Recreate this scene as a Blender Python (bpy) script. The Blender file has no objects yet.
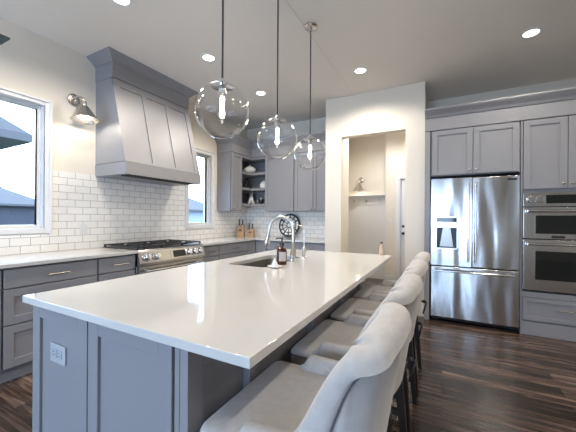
import bpy, bmesh, math, random
from mathutils import Vector, Matrix
random.seed(7)
PI = math.pi
SC = bpy.context.scene
COL = SC.collection

# ------------------------------------------------------------------ camera
F_PX, CAM_H = 294.74, 1.27
yaw, roll = math.radians(27.67), math.radians(0.37)
fw = Vector((-math.sin(yaw), math.cos(yaw), 0)); r0 = Vector((math.cos(yaw), math.sin(yaw), 0)); u0 = Vector((0, 0, 1))
rt = r0 * math.cos(roll) + u0 * math.sin(roll); up = u0 * math.cos(roll) - r0 * math.sin(roll)
cd = bpy.data.cameras.new('camera'); cam = bpy.data.objects.new('camera', cd); COL.objects.link(cam)
cd.sensor_width = 36; cd.lens = F_PX / 576 * 36; cd.shift_y = 2.02 / 576; cd.clip_start = 0.02
cam.matrix_world = Matrix(((rt.x, up.x, -fw.x, 0), (rt.y, up.y, -fw.y, 0), (rt.z, up.z, -fw.z, CAM_H), (0, 0, 0, 1)))
SC.camera = cam

# ------------------------------------------------------------------ world, exposure, daylight
W = bpy.data.worlds.new('sky'); SC.world = W; W.use_nodes = True
bg = W.node_tree.nodes['Background']
bg.inputs['Color'].default_value = (0.50, 0.70, 1.0, 1); bg.inputs['Strength'].default_value = 11.0
SC.view_settings.view_transform = 'Standard'; SC.view_settings.look = 'None'
SC.view_settings.gamma = 1; SC.view_settings.use_curve_mapping = False
SC.view_settings.exposure = 0.32
SC.cycles.use_denoising = True
SC.cycles.max_bounces = 10; SC.cycles.diffuse_bounces = 5; SC.cycles.glossy_bounces = 5
SC.cycles.transparent_max_bounces = 16; SC.cycles.sample_clamp_indirect = 6
SC.cycles.caustics_reflective = False; SC.cycles.caustics_refractive = False

def portal(loc, size, target):
    l = bpy.data.lights.new('window_portal', 'AREA'); l.shape = 'RECTANGLE'; l.size, l.size_y = size
    l.cycles.is_portal = True
    o = bpy.data.objects.new('window_portal', l); COL.objects.link(o); o.location = loc
    o.rotation_euler = Vector(target).to_track_quat('-Z', 'Z').to_euler()
LAMP = 50.0           # watts of one recessed lamp
LAMP_COL = (1.0, 0.92, 0.81)

# ------------------------------------------------------------------ materials
def mat(name, col, rough=0.5, metal=0.0, **kw):
    m = bpy.data.materials.new(name); m.use_nodes = True
    b = m.node_tree.nodes['Principled BSDF']
    b.inputs['Base Color'].default_value = (*col, 1); b.inputs['Roughness'].default_value = rough
    b.inputs['Metallic'].default_value = metal
    for k, v in kw.items():
        b.inputs[k.replace('_', ' ')].default_value = v
    return m
def nodes(m): return m.node_tree.nodes, m.node_tree.links, m.node_tree.nodes['Principled BSDF']
def ramp(n, stops):
    r = n.new('ShaderNodeValToRGB')
    while len(r.color_ramp.elements) < len(stops): r.color_ramp.elements.new(0.5)
    for e, (p, c) in zip(r.color_ramp.elements, stops): e.position = p; e.color = (*c, 1)
    return r
def bumpy(m, scale, strength, dist=0.002, coords='Object', stretch=(1, 1, 1), detail=3):
    n, l, b = nodes(m)
    tc = n.new('ShaderNodeTexCoord'); mp = n.new('ShaderNodeMapping'); mp.inputs['Scale'].default_value = stretch
    no = n.new('ShaderNodeTexNoise'); no.inputs['Scale'].default_value = scale; no.inputs['Detail'].default_value = detail
    bu = n.new('ShaderNodeBump'); bu.inputs['Strength'].default_value = strength; bu.inputs['Distance'].default_value = dist
    l.new(tc.outputs[coords], mp.inputs[0]); l.new(mp.outputs[0], no.inputs['Vector'])
    l.new(no.outputs[0], bu.inputs['Height']); l.new(bu.outputs[0], b.inputs['Normal'])
    return m
M_wall = bumpy(mat('wall_paint', (0.76, 0.71, 0.63), 0.7), 90, 0.15)
M_ceil = bumpy(mat('ceiling_paint', (0.80, 0.75, 0.69), 0.8), 60, 0.2)
M_seam = mat('seam_paint', (0.70, 0.65, 0.60), 0.8)
M_trim = mat('white_trim', (0.72, 0.72, 0.72), 0.35)
M_cab = mat('grey_cabinet_paint', (0.255, 0.252, 0.265), 0.43)
M_dark = mat('dark_recess_board', (0.03, 0.032, 0.04), 0.7)
M_quartz = bumpy(mat('white_quartz', (0.60, 0.582, 0.555), 0.07), 40, 0.0)
M_quartz.node_tree.nodes['Principled BSDF'].inputs['Specular IOR Level'].default_value = 0.7
M_chrome = mat('polished_chrome', (0.80, 0.80, 0.81), 0.12, 1.0)
M_faucet = mat('brushed_steel_tap', (0.58, 0.57, 0.55), 0.28, 1.0)
M_nickel = mat('brushed_nickel', (0.62, 0.58, 0.53), 0.25, 1.0)
M_black = mat('black_plastic', (0.012, 0.012, 0.014), 0.35)
M_iron = mat('cast_iron', (0.02, 0.02, 0.022), 0.55)
M_glassdark = mat('dark_oven_glass', (0.012, 0.014, 0.013), 0.06)
M_legs = mat('espresso_wood', (0.022, 0.014, 0.010), 0.35)
M_ceramic = mat('white_ceramic', (0.80, 0.79, 0.76), 0.25)
M_wood = mat('knife_block_wood', (0.42, 0.26, 0.13), 0.5)
M_woodcap = mat('knife_block_wood_dark', (0.10, 0.055, 0.03), 0.5)
M_amber = mat('amber_glass', (0.06, 0.022, 0.010), 0.08)
M_label = mat('paper_label', (0.45, 0.42, 0.42), 0.6)
M_pink = mat('pink_beige_glaze', (0.62, 0.46, 0.36), 0.4)
M_fan = mat('dark_fan_blade', (0.055, 0.055, 0.06), 0.4)
def steel(name, amp, col=(0.60, 0.585, 0.565), rough=0.2, sc=(5.0, 5.0, 0.9)):
    m = mat(name, col, rough, 1.0)
    n, l, b = nodes(m)
    tc = n.new('ShaderNodeTexCoord'); mp = n.new('ShaderNodeMapping'); mp.inputs['Scale'].default_value = sc
    no = n.new('ShaderNodeTexNoise'); no.inputs['Scale'].default_value = 1.6; no.inputs['Detail'].default_value = 0.6
    bu = n.new('ShaderNodeBump'); bu.inputs['Strength'].default_value = 1.0; bu.inputs['Distance'].default_value = amp
    l.new(tc.outputs['Object'], mp.inputs[0]); l.new(mp.outputs[0], no.inputs['Vector'])
    l.new(no.outputs[0], bu.inputs['Height']); l.new(bu.outputs[0], b.inputs['Normal'])
    return m
M_steel = steel('brushed_stainless', 0.0)
M_steelwave = steel('wavy_stainless_door', 0.022, (0.60, 0.585, 0.57), 0.2, (3.6, 3.6, 0.7))
M_sinksteel = mat('sink_stainless', (0.42, 0.40, 0.37), 0.33, 1.0)
def emit(name, col, s):
    m = bpy.data.materials.new(name); m.use_nodes = True; n = m.node_tree.nodes; n.clear()
    e = n.new('ShaderNodeEmission'); e.inputs[0].default_value = (*col, 1); e.inputs[1].default_value = s
    o = n.new('ShaderNodeOutputMaterial'); m.node_tree.links.new(e.outputs[0], o.inputs[0]); return m
M_lens = emit('lamp_lens', (1, 0.97, 0.92), 6)
M_fil = emit('glowing_filament', (1, 0.93, 0.80), 30)
M_bulb = emit('frosted_bulb', (1, 0.88, 0.70), 5)
def clearglass(name, blend, tint=(1, 1, 1), rough=0.0):
    m = bpy.data.materials.new(name); m.use_nodes = True; n = m.node_tree.nodes; l = m.node_tree.links; n.clear()
    t = n.new('ShaderNodeBsdfTransparent'); t.inputs[0].default_value = (*tint, 1)
    g = n.new('ShaderNodeBsdfGlossy'); g.inputs['Roughness'].default_value = rough; g.inputs[0].default_value = (1, 1, 1, 1)
    w = n.new('ShaderNodeLayerWeight'); w.inputs[0].default_value = blend
    x = n.new('ShaderNodeMixShader'); o = n.new('ShaderNodeOutputMaterial')
    l.new(w.outputs['Fresnel'], x.inputs[0]); l.new(t.outputs[0], x.inputs[1]); l.new(g.outputs[0], x.inputs[2]); l.new(x.outputs[0], o.inputs[0])
    return m
M_pane = clearglass('window_glass', 0.12)
def globe_glass():
    m = bpy.data.materials.new('clear_globe_glass'); m.use_nodes = True; n = m.node_tree.nodes; l = m.node_tree.links; n.clear()
    t = n.new('ShaderNodeBsdfTransparent'); t.inputs[0].default_value = (0.985, 0.985, 0.985, 1)
    g = n.new('ShaderNodeBsdfGlossy'); g.inputs['Roughness'].default_value = 0.02
    w = n.new('ShaderNodeLayerWeight'); w.inputs[0].default_value = 0.5
    p = n.new('ShaderNodeMath'); p.operation = 'POWER'; p.inputs[1].default_value = 2.0; l.new(w.outputs['Facing'], p.inputs[0])
    ge = n.new('ShaderNodeNewGeometry'); f = n.new('ShaderNodeMapRange'); f.inputs['To Min'].default_value = 0.95; f.inputs['To Max'].default_value = 0.18
    l.new(ge.outputs['Backfacing'], f.inputs[0])
    q = n.new('ShaderNodeMath'); q.operation = 'MULTIPLY_ADD'; q.inputs[2].default_value = 0.02; l.new(p.outputs[0], q.inputs[0]); l.new(f.outputs[0], q.inputs[1])
    x = n.new('ShaderNodeMixShader'); o = n.new('ShaderNodeOutputMaterial')
    l.new(q.outputs[0], x.inputs[0]); l.new(t.outputs[0], x.inputs[1]); l.new(g.outputs[0], x.inputs[2]); l.new(x.outputs[0], o.inputs[0])
    return m
M_globe = globe_glass()
# floor: dark walnut planks running along X
def make_floor():
    m = mat('dark_walnut_planks', (0.05, 0.03, 0.02), 0.22); n, l, b = nodes(m)
    tc = n.new('ShaderNodeTexCoord')
    br = n.new('ShaderNodeTexBrick'); br.offset = 0.37; br.offset_frequency = 2
    br.inputs['Color1'].default_value = (0, 0, 0, 1); br.inputs['Color2'].default_value = (1, 1, 1, 1); br.inputs['Mortar'].default_value = (0, 0, 0, 1)
    br.inputs['Scale'].default_value = 1; br.inputs['Mortar Size'].default_value = 0.0018
    br.inputs['Brick Width'].default_value = 1.25; br.inputs['Row Height'].default_value = 0.127
    l.new(tc.outputs['Object'], br.inputs['Vector'])
    mp = n.new('ShaderNodeMapping'); mp.inputs['Scale'].default_value = (1.6, 22, 1); l.new(tc.outputs['Object'], mp.inputs[0])
    sc = n.new('ShaderNodeVectorMath'); sc.operation = 'SCALE'; sc.inputs['Scale'].default_value = 17; l.new(br.outputs['Color'], sc.inputs[0])
    ad = n.new('ShaderNodeVectorMath'); l.new(mp.outputs[0], ad.inputs[0]); l.new(sc.outputs[0], ad.inputs[1])
    g = n.new('ShaderNodeTexNoise'); g.inputs['Scale'].default_value = 1.2; g.inputs['Detail'].default_value = 8; g.inputs['Roughness'].default_value = 0.65; g.inputs['Distortion'].default_value = 0.6
    l.new(ad.outputs[0], g.inputs['Vector'])
    mix = n.new('ShaderNodeMath'); mix.operation = 'MULTIPLY_ADD'; mix.inputs[1].default_value = 0.38; l.new(br.outputs['Color'], mix.inputs[0])
    m2 = n.new('ShaderNodeMath'); m2.operation = 'MULTIPLY_ADD'; m2.inputs[1].default_value = 1.7; m2.inputs[2].default_value = -0.52
    l.new(g.outputs[0], m2.inputs[0]); l.new(m2.outputs[0], mix.inputs[2])
    r = ramp(n, [(0.0, (0.008, 0.005, 0.004)), (0.32, (0.026, 0.016, 0.012)), (0.62, (0.09, 0.057, 0.043)), (0.92, (0.26, 0.18, 0.135))])
    l.new(mix.outputs[0], r.inputs[0])
    dk = n.new('ShaderNodeMixRGB'); dk.inputs[2].default_value = (0.008, 0.005, 0.004, 1); l.new(br.outputs['Fac'], dk.inputs[0]); l.new(r.outputs[0], dk.inputs[1])
    l.new(dk.outputs[0], b.inputs['Base Color'])
    ru = n.new('ShaderNodeMapRange'); ru.inputs['To Min'].default_value = 0.14; ru.inputs['To Max'].default_value = 0.32; l.new(g.outputs[0], ru.inputs[0]); l.new(ru.outputs[0], b.inputs['Roughness'])
    bu = n.new('ShaderNodeBump'); bu.inputs['Strength'].default_value = 0.35; bu.inputs['Distance'].default_value = 0.003; l.new(g.outputs[0], bu.inputs['Height']); l.new(bu.outputs[0], b.inputs['Normal'])
    return m
M_floor = make_floor()
def make_tile(name, axis):
    m = mat(name, (0.8, 0.79, 0.77), 0.15); n, l, b = nodes(m)
    tc = n.new('ShaderNodeTexCoord'); sp = n.new('ShaderNodeSeparateXYZ'); cb = n.new('ShaderNodeCombineXYZ')
    l.new(tc.outputs['Object'], sp.inputs[0]); l.new(sp.outputs[axis], cb.inputs[0]); l.new(sp.outputs[2], cb.inputs[1])
    ao = n.new('ShaderNodeVectorMath'); ao.inputs[1].default_value = (0.03, -0.914 + 0.0765 * 20, 0); l.new(cb.outputs[0], ao.inputs[0])
    br = n.new('ShaderNodeTexBrick'); br.inputs['Scale'].default_value = 1; br.inputs['Mortar Size'].default_value = 0.0022; br.inputs['Mortar Smooth'].default_value = 0.1
    br.inputs['Brick Width'].default_value = 0.155; br.inputs['Row Height'].default_value = 0.0765
    br.inputs['Color1'].default_value = (0.86, 0.845, 0.82, 1); br.inputs['Color2'].default_value = (0.82, 0.805, 0.78, 1); br.inputs['Mortar'].default_value = (0.36, 0.335, 0.31, 1)
    l.new(ao.outputs[0], br.inputs['Vector']); l.new(br.outputs['Color'], b.inputs['Base Color'])
    bu = n.new('ShaderNodeBump'); bu.invert = True; bu.inputs['Strength'].default_value = 0.5; bu.inputs['Distance'].default_value = 0.002
    l.new(br.outputs['Fac'], bu.inputs['Height']); l.new(bu.outputs[0], b.inputs['Normal'])
    return m
M_tileL = make_tile('subway_tile_left', 1); M_tileB = make_tile('subway_tile_back', 0)
def make_fabric(name, c1, c2):
    m = mat(name, c1, 0.9); n, l, b = nodes(m)
    b.inputs['Sheen Weight'].default_value = 0.25
    tc = n.new('ShaderNodeTexCoord'); no = n.new('ShaderNodeTexNoise'); no.inputs['Scale'].default_value = 34; no.inputs['Detail'].default_value = 5
    l.new(tc.outputs['Object'], no.inputs['Vector'])
    r = ramp(n, [(0.3, c1), (0.7, c2)]); l.new(no.outputs[0], r.inputs[0]); l.new(r.outputs[0], b.inputs['Base Color'])
    n2 = n.new('ShaderNodeTexNoise'); n2.inputs['Scale'].default_value = 420; l.new(tc.outputs['Object'], n2.inputs['Vector'])
    bu = n.new('ShaderNodeBump'); bu.inputs['Strength'].default_value = 0.3; bu.inputs['Distance'].default_value = 0.001; l.new(n2.outputs[0], bu.inputs['Height']); l.new(bu.outputs[0], b.inputs['Normal'])
    return m
M_fab = make_fabric('oatmeal_linen', (0.42, 0.392, 0.37), (0.48, 0.45, 0.428))
M_pipe = mat('dark_piping', (0.10, 0.105, 0.125), 0.8)

# ------------------------------------------------------------------ geometry helpers
def FX(base):                     # front faces +X : (u,v,d) -> (base+d, u, v)
    return lambda p: Vector((base + p[2], p[0], p[1]))
def FY(base):                     # front faces -Y : (u,v,d) -> (u, base-d, v)
    return lambda p: Vector((p[0], base - p[2], p[1]))
class MB:
    def __init__(s, T=None): s.bm = bmesh.new(); s.bev = False; s.T = T or (lambda p: Vector(p))
    def merge(s, t):
        mp = {}
        for v in t.verts: mp[v] = s.bm.verts.new(s.T(v.co))
        for f in t.faces:
            try: s.bm.faces.new([mp[v] for v in f.verts])
            except ValueError: pass
        t.free(); return s
    def box(s, a, b, bev=0.0, seg=2):
        t = bmesh.new(); bmesh.ops.create_cube(t, size=1)
        for v in t.verts: v.co = Vector([(a[i] + b[i]) / 2 + v.co[i] * (b[i] - a[i]) for i in range(3)])
        if bev: s.bev = True; bmesh.ops.bevel(t, geom=t.edges[:], offset=bev, segments=seg, profile=0.5, affect='EDGES')
        return s.merge(t)
    def prism(s, poly, axis, a0, a1, bev=0.0):     # poly in the two other axes (cyclic order), extruded on axis
        t = bmesh.new(); o = [(1, 2), (0, 2), (0, 1)][axis]; rings = []
        for a in (a0, a1):
            rr = []
            for p in poly:
                c = [0, 0, 0]; c[axis] = a; c[o[0]] = p[0]; c[o[1]] = p[1]; rr.append(t.verts.new(c))
            rings.append(rr)
        t.faces.new(rings[0]); t.faces.new(rings[1]); k = len(poly)
        for i in range(k): t.faces.new([rings[0][i], rings[0][(i + 1) % k], rings[1][(i + 1) % k], rings[1][i]])
        if bev:
            s.bev = True
            bmesh.ops.recalc_face_normals(t, faces=t.faces[:])
            bmesh.ops.bevel(t, geom=t.edges[:], offset=bev, segments=2, profile=0.5, affect='EDGES')
        return s.merge(t)
    def tube(s, pts, r, n=10, cap=True):
        t = bmesh.new(); pts = [Vector(p) for p in pts]; k = len(pts)
        rs = r if isinstance(r, (list, tuple)) else [r] * k
        d0 = (pts[1] - pts[0]).normalized(); a = Vector((0, 0, 1)) if abs(d0.z) < 0.9 else Vector((1, 0, 0))
        x = d0.cross(a).normalized(); rings = []
        for i, p in enumerate(pts):
            d = (pts[min(i + 1, k - 1)] - pts[max(i - 1, 0)]).normalized()
            x = (x - d * x.dot(d)).normalized(); y = d.cross(x)
            rings.append([t.verts.new(p + (x * math.cos(2 * PI * j / n) + y * math.sin(2 * PI * j / n)) * rs[i]) for j in range(n)])
        for i in range(k - 1):
            for j in range(n): t.faces.new([rings[i][j], rings[i][(j + 1) % n], rings[i + 1][(j + 1) % n], rings[i + 1][j]])
        if cap: t.faces.new(rings[0]); t.faces.new(rings[-1])
        return s.merge(t)
    def ring(s, pts, r, n=8):                       # closed tube
        t = bmesh.new(); pts = [Vector(p) for p in pts]; k = len(pts); rings = []
        x = None
        for i, p in enumerate(pts):
            d = (pts[(i + 1) % k] - pts[i - 1]).normalized()
            if x is None:
                a = Vector((0, 0, 1)) if abs(d.z) < 0.9 else Vector((1, 0, 0)); x = d.cross(a).normalized()
            x = (x - d * x.dot(d)).normalized(); y = d.cross(x)
            rings.append([t.verts.new(p + (x * math.cos(2 * PI * j / n) + y * math.sin(2 * PI * j / n)) * r) for j in range(n)])
        for i in range(k):
            for j in range(n): t.faces.new([rings[i][j], rings[i][(j + 1) % n], rings[(i + 1) % k][(j + 1) % n], rings[(i + 1) % k][j]])
        return s.merge(t)
    def lathe(s, prof, c, axis=(0, 0, 1), n=24, close=False):
        t = bmesh.new(); c = Vector(c); z = Vector(axis).normalized()
        a = Vector((1, 0, 0)) if abs(z.x) < 0.9 else Vector((0, 1, 0)); x = z.cross(a).normalized(); y = z.cross(x); rings = []
        for r, h in prof:
            if r < 1e-6: rings.append([t.verts.new(c + z * h)])
            else: rings.append([t.verts.new(c + z * h + (x * math.cos(2 * PI * j / n) + y * math.sin(2 * PI * j / n)) * r) for j in range(n)])
        seq = list(zip(rings, rings[1:])) + ([(rings[-1], rings[0])] if close else [])
        for A, B in seq:
            for j in range(n):
                q = [A[j % len(A)], A[(j + 1) % len(A)], B[(j + 1) % len(B)], B[j % len(B)]]
                u = []
                for v in q:
                    if v not in u: u.append(v)
                if len(u) > 2:
                    try: t.faces.new(u)
                    except ValueError: pass
        return s.merge(t)
    def ball(s, c, r, n=16, sc=(1, 1, 1)):
        t = bmesh.new(); bmesh.ops.create_uvsphere(t, u_segments=n, v_segments=max(6, n // 2 + 2), radius=1)
        for v in t.verts: v.co = Vector([c[i] + v.co[i] * r * sc[i] for i in range(3)])
        return s.merge(t)
    def grid(s, rows, cyc_u=False, cyc_v=False):
        t = bmesh.new(); R = [[t.verts.new(p) for p in row] for row in rows]; a, b = len(R), len(R[0])
        for i in range(a if cyc_u else a - 1):
            for j in range(b if cyc_v else b - 1):
                t.faces.new([R[i][j], R[i][(j + 1) % b], R[(i + 1) % a][(j + 1) % b], R[(i + 1) % a][j]])
        return s.merge(t)
    def build(s, name, m, parent=None, angle=35, loc=None):
        bmesh.ops.remove_doubles(s.bm, verts=s.bm.verts, dist=1e-6)
        bmesh.ops.recalc_face_normals(s.bm, faces=s.bm.faces)
        off = wloc(parent) if parent else Vector(loc or (0, 0, 0))
        for v in s.bm.verts: v.co -= off
        me = bpy.data.meshes.new(name); s.bm.to_mesh(me); s.bm.free()
        me.materials.append(m)
        for p in me.polygons: p.use_smooth = True
        me.set_sharp_from_angle(angle=math.radians(angle))
        o = bpy.data.objects.new(name, me); COL.objects.link(o)
        if s.bev:
            wn = o.modifiers.new('weighted_normal', 'WEIGHTED_NORMAL'); wn.keep_sharp = True; wn.weight = 100
        if parent: o.parent = parent
        else: o.location = off
        return o
def wloc(o):
    v = Vector((0, 0, 0))
    while o: v = v + o.location; o = o.parent
    return v
def tag(o, label=None, cat=None, group=None, kind=None):
    if label: o['label'] = label
    if cat: o['category'] = cat
    if group: o['group'] = group
    if kind: o['kind'] = kind
    return o
def thing(name, label, cat, loc, group=None):
    o = bpy.data.objects.new(name, None); COL.objects.link(o); o.location = loc; o.empty_display_size = 0.1
    return tag(o, label, cat, group)
def struct(mb, name, m, label=None, parent=None):
    o = mb.build(name, m, parent); o['kind'] = 'structure'
    if label: o['label'] = label
    return o
def lamp(parent, name, loc, energy, col, kind='POINT', radius=0.05, spot=2.5, blend=0.7):
    l = bpy.data.lights.new(name, kind); l.energy = energy; l.color = col; l.shadow_soft_size = radius
    if kind == 'SPOT': l.spot_size = spot; l.spot_blend = blend
    o = bpy.data.objects.new(name, l); COL.objects.link(o)
    o.location = Vector(loc) - (wloc(parent) if parent else Vector((0, 0, 0))); o.parent = parent
    return o
def wall_with_holes(mb, axis, t0, t1, a0, a1, z0, z1, holes):   # slab on axis between t0,t1; holes = (a0,a1,z0,z1)
    def b(p, q, r, s_):
        if q - p < 1e-4 or s_ - r < 1e-4: return
        if axis == 0: mb.box((t0, p, r), (t1, q, s_))
        else: mb.box((p, t0, r), (q, t1, s_))
    cur = a0
    for h in sorted(holes):
        b(cur, h[0], z0, z1); b(h[0], h[1], z0, h[2]); b(h[0], h[1], h[3], z1); cur = h[1]
    b(cur, a1, z0, z1)
    return mb

# ------------------------------------------------------------------ room shell
CZ = 3.06; LX = -3.53; BY = 4.93; RX = 3.6; RY = -3.6
struct(MB().box((LX - 0.2, RY - 0.2, -0.1), (RX + 0.2, 6.7, 0)), 'floor', M_floor, 'dark brown walnut plank floor')
struct(MB().box((LX - 0.2, RY - 0.2, CZ), (RX + 0.2, 6.7, CZ + 0.1)), 'ceiling', M_ceil, 'pale grey painted ceiling with recessed lamps')
W1 = (0.10, 1.475, 1.150, 2.375); W2 = (3.36, 3.865, 1.15, 2.325)
struct(wall_with_holes(MB(), 0, LX - 0.16, LX, RY, BY + 0.15, 0, CZ, [W1, W2]), 'wall_left', M_wall, 'cream left wall with two windows')
struct(MB().box((LX, BY, 0), (-1.87, BY + 0.12, CZ)).box((-1.87, BY, 0), (-1.457, BY + 0.12, CZ)), 'wall_back', M_wall, 'cream back wall behind the grey upper cabinets')
struct(MB().box((-0.208, 4.97, 0), (RX, 5.09, CZ)), 'wall_back_right', M_wall, 'cream wall above the refrigerator cabinets')
# the pantry box with the cased opening
dw = MB()
wall_with_holes(dw, 1, 4.22, 4.34, -1.577, -0.208, 0, CZ, [(-1.33, -0.445, -0.001, 2.47)])
struct(dw, 'wall_hall_opening', M_wall, 'cream wall with tall opening to the hall')
struct(MB().box((-1.577, 4.34, 0), (-1.457, BY, CZ)), 'wall_hall_left', M_wall)
struct(MB().box((-0.328, 4.34, 0), (-0.208, 6.2, CZ)), 'wall_hall_right', M_wall)
struct(MB().box((-1.99, BY + 0.12, 0), (-1.87, 6.45, CZ)), 'wall_hall_side', M_wall)
struct(MB().box((-1.87, 6.40, 0), (-1.03, 6.52, CZ)), 'wall_hall_back', M_wall, 'warm lit hall wall with hooks and shelf')
hd = MB(); wall_with_holes(hd, 1, 6.20, 6.32, -1.03, -0.328, 0, CZ, [(-0.755, -0.33, -0.001, 2.06)])
hd.box((-1.03, 6.32, 0), (-0.95, 6.40, CZ))
hd.box((-1.03, 6.40, 0), (-0.2, 6.52, CZ))  # added unseen closure that keeps outside light from showing in the door gap
struct(hd, 'wall_hall_door', M_wall, 'pale hall wall beside the door')
struct(wall_with_holes(MB(), 1, RY - 0.15, RY, LX, RX, 0, CZ, [(-3.3, -1.55, 0.05, 2.12), (-1.35, 0.38, 0.05, 2.12)]), 'wall_rear', M_wall)
struct(MB().box((RX, RY - 0.15, 0), (RX + 0.15, 5.09, CZ)), 'wall_right', M_wall)
for i, (a, b, z0, z1) in enumerate([(-3.3, -1.55, 0.05, 2.12), (-1.35, 0.38, 0.05, 2.12)]):
    portal(((a + b) / 2, RY - 0.16, (z0 + z1) / 2), (b - a, z1 - z0), (0, 1, 0))
    fr = MB(); y0, y1 = RY - 0.10, RY - 0.04
    for x0, x1 in ((a, a + 0.05), (b - 0.05, b), ((a + b) / 2 - 0.03, (a + b) / 2 + 0.03)): fr.box((x0, y0, z0), (x1, y1, z1))
    for q0, q1 in ((z0, z0 + 0.05), (z1 - 0.05, z1)): fr.box((a, y0 + 0.001, q0), (b, y1 - 0.001, q1))
    struct(fr, 'window_%d' % (i + 3), M_trim)
# subway tile backsplash
tl = MB(); TZ0, TZ1 = 0.914, 1.744
def tile_wall(mb, y0, y1, z0, z1): mb.box((LX, y0, z0), (LX + 0.012, y1, z1))
tile_wall(tl, -0.6, -0.02, TZ0, TZ1); tile_wall(tl, -0.02, 1.535, TZ0, 1.094); tile_wall(tl, 1.535, 3.288, TZ0, TZ1)
tile_wall(tl, 3.288, 3.938, TZ0, 1.08); tile_wall(tl, 3.938, BY, TZ0, 1.388); tile_wall(tl, 4.3265, BY, 1.388, 1.489)
struct(tl, 'trim_1', M_tileL, 'white subway tile backsplash on left wall')
struct(MB().box((LX + 0.012, BY - 0.012, TZ0), (-1.577, BY, 1.388)).box((LX + 0.012, BY - 0.012, 1.388), (-2.9065, BY, 1.489)), 'trim_2', M_tileB, 'white subway tile backsplash on back wall')

def window_left(idx, hole, cas, bottom_sill, label, mullion=None):
    y0, y1, z0, z1 = hole
    root = MB(); cw = cas
    X0, X1 = LX, LX + 0.022
    # flat casing with a stepped back band
    for a, b, c, d in ((y0 - cw, y0, z0 - cw, z1 + cw), (y1, y1 + cw, z0 - cw, z1 + cw)): root.box((X0, a, c), (X1, b, d), 0.003)
    for c, d in ((z1, z1 + cw), (z0 - cw, z0)): root.box((X0, y0, c), (X1 - 0.001, y1, d), 0.003)
    for a, b in ((y0 - cw - 0.012, y0 - cw + 0.012), (y1 + cw - 0.012, y1 + cw + 0.012)): root.box((X0, a, z0 - cw - 0.01), (X1 + 0.014, b, z1 + cw + 0.01), 0.003)
    root.box((X0, y0 - cw + 0.012, z1 + cw - 0.012), (X1 + 0.014, y1 + cw - 0.012, z1 + cw + 0.0095), 0.003)
    w = struct(root, 'window_%d' % idx, M_trim, label)
    fr = MB(); a0, a1 = LX - 0.15, LX
    t = 0.008
    fr.box((a0, y0, z0), (a1, y0 + t, z1)); fr.box((a0, y1 - t, z0), (a1, y1, z1)); fr.box((a0, y0 + t, z1 - t), (a1, y1 - t, z1)); fr.box((a0, y0 + t, z0), (a1, y1 - t, z0 + t))
    fr.build('window_jamb', M_trim, w)
    sa = MB(); s0, s1 = LX - 0.10, LX - 0.05; q = 0.03
    sa.box((s0, y0 + t, z0 + t), (s1, y0 + t + q, z1 - t), 0.004); sa.box((s0, y1 - t - q, z0 + t), (s1, y1 - t, z1 - t), 0.004)
    sa.box((s0, y0 + t + q, z1 - t - q), (s1, y1 - t - q, z1 - t), 0.004); sa.box((s0, y0 + t + q, z0 + t), (s1, y1 - t - q, z0 + t + q), 0.004)
    sa.build('window_sash', M_trim, w)
    MB().box((LX - 0.08, y0 + t + q, z0 + t + q), (LX - 0.074, y1 - t - q, z1 - t - q)).build('window_pane', M_pane, w)
    portal((LX - 0.17, (y0 + y1) / 2, (z0 + z1) / 2), (y1 - y0, z1 - z0), (1, 0, 0))
    return w
window_left(1, W1, 0.046, True, 'large white framed window over the near counter')
window_left(2, W2, 0.06, True, 'narrow white framed window beyond the range hood')

# baseboards
def base_board(n, a, b):
    return struct(MB().box(a, b, 0.004), n, M_trim)
base_board('baseboard_opening', (-0.445, 4.204, 0), (-0.208, 4.22, 0.13))
base_board('baseboard_opening_left', (-1.577, 4.204, 0), (-1.33, 4.22, 0.13))
base_board('baseboard_hall_back', (-1.87, 6.384, 0), (-1.03, 6.40, 0.13))
base_board('baseboard_hall_door', (-1.03, 6.184, 0), (-0.85, 6.20, 0.13))

# ------------------------------------------------------------------ hall beyond the opening
dc = MB()
for a, b in ((-0.835, -0.755),): dc.box((a, 6.18, 0), (b, 6.20, 2.14), 0.004)
dc.box((-0.835, 6.181, 2.06), (-0.33, 6.20, 2.14), 0.004); dc.box((-0.755, 6.20, 0), (-0.738, 6.32, 2.06))
d1 = struct(dc, 'door_1', M_trim, 'white hall door with casing seen through opening')
dl = MB(FY(6.24)); dl.box((-0.728, 0.01, -0.04), (-0.34, 2.05, 0), 0.003)
dl.build('door_panel', M_trim, d1)
MB().ball((-0.69, 6.20, 0.98), 0.028).lathe([(0.0, 0), (0.028, 0), (0.028, 0.01), (0.012, 0.014), (0.012, 0.04)], (-0.69, 6.24, 0.98), (0, -1, 0), 14).build('door_knob', M_iron, d1)
MB().lathe([(0.0, 0), (0.027, 0), (0.027, 0.016), (0.0, 0.018)], (-0.69, 6.24, 1.12), (0, -1, 0), 14).build('deadbolt', M_iron, d1)
HY = 6.40
sh = thing('wall_shelf', 'white shelf ledge on the hall wall above the hooks', 'shelf', (-1.45, HY, 1.70))
MB().box((-1.868, HY - 0.13, 1.745), (-1.032, HY - 0.001, 1.775), 0.004).build('shelf_board', M_trim, sh)
MB().box((-1.868, HY - 0.03, 1.70), (-1.032, HY - 0.001, 1.744), 0.004).build('bracket_strip', M_trim, sh)
hr = thing('hook_rail', 'white rail with a row of metal coat hooks in the hall', 'coat rack', (-1.45, HY, 1.58))
MB().box((-1.868, HY - 0.022, 1.565), (-1.032, HY - 0.001, 1.699), 0.004).build('rail_board', M_trim, hr)
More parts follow.
